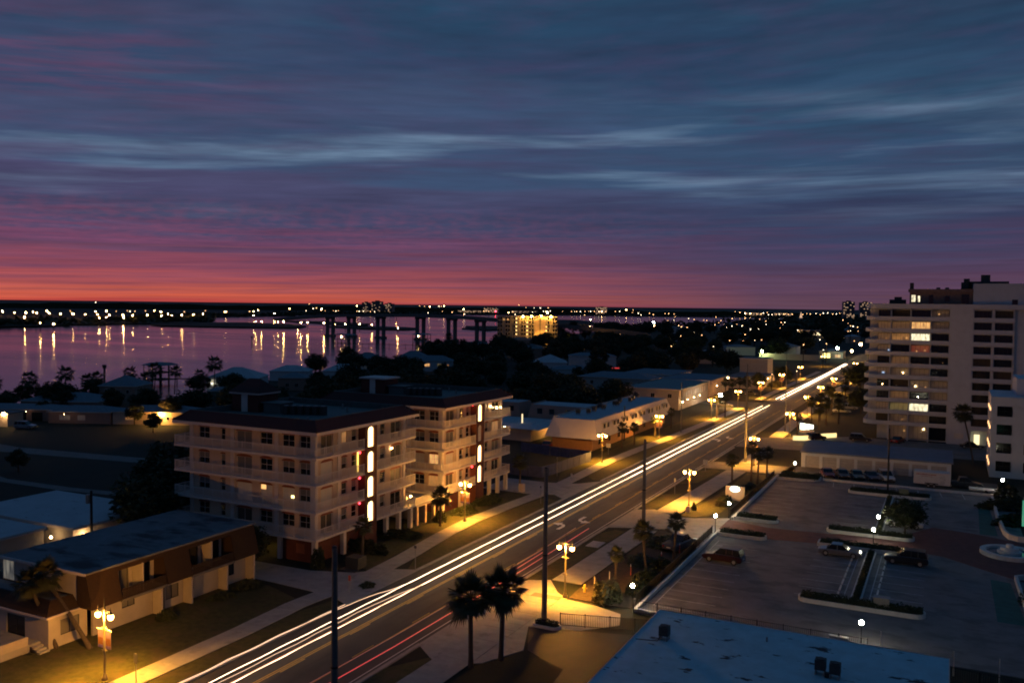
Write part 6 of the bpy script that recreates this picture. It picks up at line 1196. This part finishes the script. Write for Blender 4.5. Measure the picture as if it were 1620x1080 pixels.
# ------------------------------------------------------------------ foreground flat roof
T = root('foreground_building', (-21.3, 71.4, 0), 'flat-roofed building with stained pale blue roof in the right foreground', 'building')
MB().box(-21.1, 40, 0, .35, 71.1, 3.35).build('wall', STUCW, T); MB().box(-21.35, 40, 3.36, .5, 71.4, 3.5).build('roof', mat('stained_roof', (.36, .60, .68), .8, .12, .7, .2, 12, stain=((.03, .04, .05), .55, .60, .035, (.7, 1.35, 1))), T)
MB().box(-21.42, 40, 3.3, -21.351, 71.46, 3.54).box(-21.351, 71.401, 3.3, .57, 71.46, 3.54).box(.501, 40, 3.3, .57, 71.4, 3.54).build('roof_edge', TRIM, T)
for i, (x, y) in enumerate(((-19.1, 65.2), (-7.55, 64.2), (-6.55, 63.9))):
    u = MB().box(x-.36, y-.36, 3.85, x+.36, y+.36, 4.55).build('rooftop_unit', BOXD, T)
    for s in (-1, 1): MB().box(x+s*.3-.03, y-.4, 3.5, x+s*.3+.03, y+.4, 3.85).build('stand_rail', GREYM, u)
    MB().cyl((x, y, 4.55), (x, y, 4.6), .3, .3, 14).build('fan_guard', DARKM, u)
    for j in range(5): MB().box(x-.365, y-.3, 3.93+j*.12, x-.361, y+.3, 3.98+j*.12).build('grille_slat', GREYM, u)
MB().cyl((-19.4, 64.4, 3.6), (-21.0, 64.0, 3.6), .03, .03, 5).cyl((-19.4, 64.4, 3.6), (-19.3, 64.8, 3.9), .03, .03, 5).build('refrigerant_line', DARKM, T); MB().box(-7.2, 63.6, 3.5, -6.9, 63.9, 3.85).build('junction_box', DARKM, T)
MB().cyl((-12, 68.5, 3.5), (-12, 68.5, 3.85), .07, .07, 8).build('vent_pipe', GREYM, T)

# ------------------------------------------------------------------ palms, trees, bushes
palm(-33.7, 60.9, 5.6, 'left one of the two black palms standing in front of the red streak', 0, (-.15, .1), 1.28, tr=.2); palm(-32.2, 63.2, 5.9, 'right one of the two black palms standing in front of the red streak', 0, (.2, 0), 1.26, tr=.2)
palm(-31.4, 88.4, 2.6, 'short palm lit from the left beside the near street lamp', 1, (.1, 0), .72); palm(-29.0, 91.5, 4.6, 'taller leaning palm in front of the concrete pole at the gateway', 0, (-.5, .2), .8); palm(-28.0, 98.6, 4.3, 'palm beside the parked pick-up', 1, (.3, 0), .85)
palm(-30.4, 139.5, 5.0, 'palm left of the cluster behind the oval sign', 1, (0, 0), .9); palm(-29.4, 149.5, 5.6, 'palm behind the post of the garage drive lamp', 1, (0, .3), .9); palm(-28.0, 147.5, 5.0, 'middle palm of the cluster behind the oval sign', 1, (.2, 0), .95); palm(-27.3, 151.8, 4.6, 'right palm of the cluster behind the oval sign', 1, (.1, 0), .9)
palm(-59.2, 98.3, 3.9, 'palm catching amber light left of the bannered lamp between the apartments', 0, (.1, 0), .95); palm(-58.6, 80.4, 4.0, 'dark palm below the lit stair arches of the nearer apartments', 1, (0, .2), .85); palm(-59.6, 122.9, 4.6, 'dark palm beside the further apartment building', 1, (0, 0), 1.05)
palm(-60.0, 171.5, 4.2, 'left roadside palm before the mansard townhouses', 1, (.1, 0), .95); palm(-58.9, 176.0, 3.8, 'second roadside palm before the mansard townhouses', 1, (0, 0), .85); palm(-58.6, 189.5, 4.0, 'third roadside palm before the mansard townhouses', 1, (0, 0), .85); palm(-59.4, 205, 4.0, 'fourth roadside palm before the mansard townhouses', 1, (0, 0), .85)
palm(-54.6, 230.5, 5.0, 'left of two palms silhouetted before the floodlit drive', 1, (0, 0), 1.0); palm(-53.3, 234.4, 5.2, 'right of two palms silhouetted before the floodlit drive', 1, (.1, 0), 1.0)
for i, (x, y) in enumerate(((-62, 282), (-60.5, 286), (-59, 289), (-57.6, 283), (-63.5, 279))): palm(x, y, 5.2+.3*(i % 3), 'palm in the dark clump beside the side street', 1, (0, 0), 1.15, 'palms in the clump beside the side street')
palm(-30.9, 208.5, 4.4, 'palm left of the glowing white sign by the tower drive', 1, (0, 0), .95)
for i, (x, y, h) in enumerate(((-28, 222, 5), (-30.5, 228, 6), (-27.5, 232, 5.5), (-30, 240, 6), (-26, 246, 5.5), (-29, 256, 6), (-25, 236, 5), (-31, 266, 5.8), (-28, 280, 6))): palm(x, y, h, 'palm in the roadside grove east of the road below the tower', 1, (0, 0), 1.2, 'palms in the grove below the tower')
palm(-63.4, 49.2, 5.6, 'tall palm leaning far left across the white wing, base on the lawn', 1, (-5.0, -.6), 1.15, bend=.22, tr=.19); palm(-66.0, 48.0, 5.2, 'second leaning palm trunk close against the white wing', 1, (-2.6, -.6), 1.0, bend=.2)
palm(4.4, 188, 9.5, 'tall leaning palm in front of the blank tower wall', 0, (-2.0, .5), 1.3, bend=.3)
for i, (x, y, h, s) in enumerate(((-228, 158, 7, 1.4), (-224, 166, 8, 1.5), (-219, 172, 6.5, 1.3), (-215, 166, 6.8, 1.2), (-222, 186, 7.2, 1.3), (-219, 193, 7.8, 1.5), (-217, 199, 7, 1.2), (-216, 214.5, 8.6, 1.7), (-211, 166, 5.5, 1.2), (-206, 178, 6.5, 1.3), (-231, 150, 6.6, 1.2), (-212, 204, 6, 1.1))): palm(x, y, h, 'palm silhouetted against the river on the shore', 2, (.3, .2), s, 'palms silhouetted on the river shore')
palm(-284, 480, 9, 'round-headed palm silhouetted near the lit boathouses', 1, (0, 0), 2.0); palm(-300, 1000, 12, 'lone palm against the far water', 1, (0, 0), 2.2)
tree(0, -4.6, 122.6, .62, .3, 'round dark tree standing by the white hatchback in the car park', name='round_tree')
# dark trees behind and between the western buildings
HOUSES = [(-176, 143), (-190, 136), (-206, 163), (-210, 131), (-214, 146), (-200, 124), (-219, 214), (-199, 226), (-226, 252), (-211, 264), (-196, 192), (-238, 318), (-222, 330), (-207, 322), (-158, 338), (-161, 384), (-141, 318), (-205, 323), (-150, 343), (-150, 388), (-212, 221), (-205, 218), (-170, 147), (-184, 140)]
rt = random.Random(77); TX = []; G1 = 'dark broadleaf trees among the houses of the peninsula'
def free(x, y, r=9):
    for hx, hy in HOUSES+HX:
        if abs(x-hx-5) < r+4 and -3-r < y-hy < r+8: return False
        if hy-14 < y < hy and abs((x-hx*y/hy)-5) < 9 and hy < 420: return False
    return all(math.dist((x, y), t_) > 5.5 for t_ in TX)
def zone(x, y):
    side = 'towards the river' if x/y < -.62 else ('behind the townhouses' if x/y > -.36 else 'above the apartment roofs')
    if y < 235: w_ = 'near dark tree among the back-street houses, '
    elif y < 340: w_ = 'dark tree of the belt before the riverside houses, '
    elif y < 520: w_ = 'dark tree in the thick belt round the pyramid-roofed house, '
    elif y < 760: w_ = 'distant dark tree below the riverside condominium, '
    else: w_ = 'far dark tree of the outer peninsula, '
    return w_+side, 'trees: '+w_+side
n = 0; tries = 0
SHT = [(-222+q_*1.9+(q_*7 % 3)*2.2, 148+q_*2.6+(q_*5 % 4)*1.7) for q_ in range(14)]+[(-228, 156), (-219, 162), (-213, 176), (-212, 186), (-214, 196), (-216, 206), (-210, 190), (-206, 200), (-200, 206), (-195, 180), (-192, 196), (-186, 176), (-182, 190), (-210, 152), (-216, 143), (-222, 138), (-226, 128), (-216, 126), (-218, 112)]
SHT = [t_ for t_ in SHT if not -1.19 < t_[0]/t_[1] < -1.05]
for i_, (x, y) in enumerate(SHT): tree(i_ % 4, x, y, .62+.12*(i_ % 3), i_, 'low dark tree in the belt along the river shore at left', 'low dark trees along the river shore'); TX.append((x, y))
def shore_x(y):
    for (xa, ya), (xb, yb) in zip(SHORE, SHORE[1:]):
        if ya <= y <= yb: return xa+(xb-xa)*(y-ya)/max(1e-6, yb-ya)
    return -300
while n < 255 and tries < 9000:
    tries += 1; q_ = rt.random()
    if q_ < .38: y = rt.uniform(150, 340); x = rt.uniform(shore_x(y)+5, -92)
    elif q_ < .78: y = rt.uniform(340, 640); x = rt.uniform(shore_x(y)+5, -84)
    else: y = rt.uniform(640, 1000); x = rt.uniform(shore_x(y)+5, -75)
    if -170 < x < -95 and 150 < y < 175 and 0: continue
    if -112 < x < -80 and 255 < y < 283: continue
    if x > -130 and y < 145: continue
    if -150 < x < -100 and 940 < y < 968: continue
    if 360 < y < 516 and -.205 < x/y < -.115: continue
    if -1.19 < x/y < -1.05 and x < -150: continue
    if not free(x, y): continue
    TX.append((x, y)); s = rt.uniform(.8, 1.25)*(1.0 if y < 340 else 1.15)*(1.2 if y > 640 else 1); tree(rt.randrange(4), x, y, s, rt.uniform(0, 6.28), *zone(x, y)); n += 1
for (x, y, s, k, lb) in ((-170.5, 144.5, .8, 3, 'small dark tree in front of the peach bungalow'), (-164.6, 150.2, .75, 1, 'thin tree right in front of the yellow lamp'), (-157, 138, .7, 3, 'small tree at the end of the yellow lit wall'), (-86, 74.5, 1.0, 0, 'dark tree mass behind the shake block nearest its corner'), (-93, 84, 1.05, 2, 'large dark tree left of the nearer apartment building'), (-99, 90, 1.0, 1, 'dark tree behind the blue-roofed houses'), (-88, 86.5, .9, 0, 'dark tree touching the west balconies'), (-68.2, 73.0, .55, 0, 'small dark tree at the corner between the shake block and the apartments'),
                         (-140, 95, .6, 3, 'small dark tree on the back lawn'), (-187, 152, .8, 1, 'dark tree rising behind the dim peach bungalow'), (-180, 156, .9, 0, 'dark tree between the pyramid-roofed house and the lamp-lit bungalow'), (-198, 141, .7, 3, 'dark tree at the end of the long garage-door bungalow'), (-170, 162, .9, 2, 'spreading dark tree behind the lamp-lit bungalow'), (-156, 160, .95, 1, 'dark tree behind the nearer apartment roof at its left end'), (-205, 152, .7, 0, 'dark tree between the broad-roofed bungalow and the pyramid-roofed house'), (-107, 110, 1.1, 2, 'dark tree beyond the back lawn at its right end'), (-112, 122, 1.0, 0, 'dark tree behind the nearer apartment roof'), (-84, 205, 1.2, 2, 'dark tree behind the townhouses, left'), (-80, 222, 1.2, 0, 'dark tree behind the townhouses, middle'), (-96, 212, 1.2, 1, 'dark tree behind the townhouses, towards the river'), (-104, 236, 1.2, 2, 'dark tree before the white two-storey block'), (-58, 305, .8, 1, 'leafy tree lit amber by the far west lamp'), (-57, 345, .9, 0, 'bush-like tree near the far west lamps'),
                         (-22, 262, .9, 0, 'leafy tree in the grove by the tower edge'), (-20, 300, 1.1, 1, 'bright green lit tree beside the tower edge'), (-29, 340, 1.2, 2, 'dark tree at the far end of the east side')):
    tree(k, x, y, s, x*1.7, lb)
# the farther wood of the peninsula, one mass that nobody could count
v, f = [], []; rn = np.random.RandomState(5); K = 620
ys_ = rn.uniform(1000, 5200, K); xs_ = np.array([rn.uniform(shore_x(y)+8, -60+(y-1000)*.0) for y in ys_])
Cc_ = []
for x, y in zip(xs_, ys_):
    k = 34; d = rn.normal(0, 1, (k, 3)); d[:, 2] = abs(d[:, 2]); d /= np.linalg.norm(d, axis=1)[:, None]; R_ = rn.uniform(9, 16)*(1+y/4000); Cc_.append(np.array([x, y, 0])+d*np.array([R_, R_, rn.uniform(8, 12)]))
leafcards(v, f, np.concatenate(Cc_), 4.2, rn, .5); mb = MB(); mb.v = v; mb.f = f; tag(mb.build('woodland', LEAF), kind='stuff')
# treelines on the mainland and marsh vegetation
v, f = [], []; Cc_ = []
for i in range(len(fs)-1):
    a, c = fs[i], fs[i+1]
    for j in range(5):
        q_ = rn.uniform(0, 1); x, y = a[0]+(c[0]-a[0])*q_, a[1]+(c[1]-a[1])*q_; D0 = math.hypot(x, y); off = rn.uniform(20, 240); x *= 1+off/D0; y *= 1+off/D0
        k = 22; d = rn.normal(0, 1, (k, 3)); d[:, 2] = abs(d[:, 2]); d /= np.linalg.norm(d, axis=1)[:, None]; Cc_.append(np.array([x, y, 0])+d*np.array([26, 26, rn.uniform(2.5, 5)]))
leafcards(v, f, np.concatenate(Cc_), 6, rn, .5); mb = MB(); mb.v = v; mb.f = f; tag(mb.build('shore_scrub', LEAF), kind='stuff')
mb = MB(); rn2 = random.Random(8); pr = None; nA = 150
for i in range(nA+1):
    a_ = R(-78)+R(92)*i/nA; D0 = 3350; x, y = math.sin(a_)*D0, math.cos(a_)*D0; hgt = 19+1.6*math.sin(i*.31)+1.2*math.sin(i*1.13+1)+rn2.uniform(-1.5, 1.5) - (5 if a_ > R(-18) else 0)
    cur = ((x, y, 0), (x, y, hgt), (x*1.25, y*1.25, hgt+2))
    if pr: mb.poly([pr[0], cur[0], cur[1], pr[1]]); mb.poly([pr[1], cur[1], cur[2], pr[2]])
    pr = cur
tag(mb.build('treeline', LEAF), kind='stuff')
for i in range(60):
    pass
for (x, y, sx_, sy_, sz_, k, lb) in ((-29.8, 81.5, 2.3, 1.4, 1.5, 1, 'large clipped bush glowing amber beside the near street lamp'), (-27.9, 85.0, 1.1, 2.0, 1.2, 0, 'dark bush along the car park fence by the near lamp'), (-28.2, 89.5, 1.3, 2.2, 1.2, 2, 'dark bush in the middle of the planting bed by the fence'), (-28.3, 94.5, 1.3, 2.2, 1.2, 2, 'dark bush before the parked pick-up'), (-31.0, 95.5, 1.6, 3.0, .7, 2, 'low dark ground bush on the road side of the bed'),
                            (-31.2, 104, 1.8, 3.2, .9, 2, 'dark bush near the concrete pole at the gateway'), (-29.4, 128.4, .8, .9, .7, 1, 'small round bush right of the lamp near the gateway'), (-29.6, 130.4, .9, 1.0, .8, 0, 'second round bush near the gateway'), (-29.7, 132.2, 1, 1, .9, 0, 'bush left of the oval sign'), (-32.3, 123.8, .35, .35, 1.2, 0, 'narrow upright shrub behind the street lamp'), (-28.5, 141, 1.5, 4, 1.2, 2, 'dark shrubs behind the oval sign'), (-61.3, 84, 1.0, 4, 1.4, 0, 'dark hedge under the balconies of the nearer apartments'), (-61, 91, 1.1, 3, 1.2, 2, 'hedge at the far end of the nearer apartments'),
                            (-60.4, 100.3, .9, .9, 1.6, 0, 'rounded shrub before the terrace wall'), (-59.9, 106, 1.2, 2.2, 1.4, 2, 'dark shrubs before the further apartments'), (-60, 113, 1.1, 3, 1.3, 0, 'hedge along the further apartments'), (-63.4, 57.0, .7, .9, .9, 0, 'round dark bush before the shake block'), (-63.3, 63.6, .8, 1.4, .7, 2, 'low bush further along the shake block'), (-63.2, 67.2, .9, 1.6, .9, 0, 'bush at the far end of the shake block'), (-52.9, 73.6, .8, 1.0, .5, 2, 'low dark mound in the verge by the apartment driveway'),
                            (8.2, 147, 1.8, 4, 1.8, 0, 'dark shrubs behind the curved white wall'), (8.8, 138, 2, 4, 1.7, 2, 'dark shrubs nearer the lit green panel'), (8.2, 155.5, 1.8, 1.6, 2.2, 1, 'tall dark bush by the right edge lamp'), (9.2, 102, 2, 5, 1.3, 0, 'dark shrubs in the lower right bed'), (-61.5, 76.3, .8, .9, 2.2, 0, 'dark upright shrub at the corner pillar of the nearer apartments'), (-57.6, 336, 2, 3, 2, 1, 'amber lit bush by the far west lamps')):
    bush(x, y, sx_, sy_, sz_, lb, k, x)
print('objects', len(bpy.data.objects), 'tris', sum(len(m.polygons) for m in bpy.data.meshes)*2)
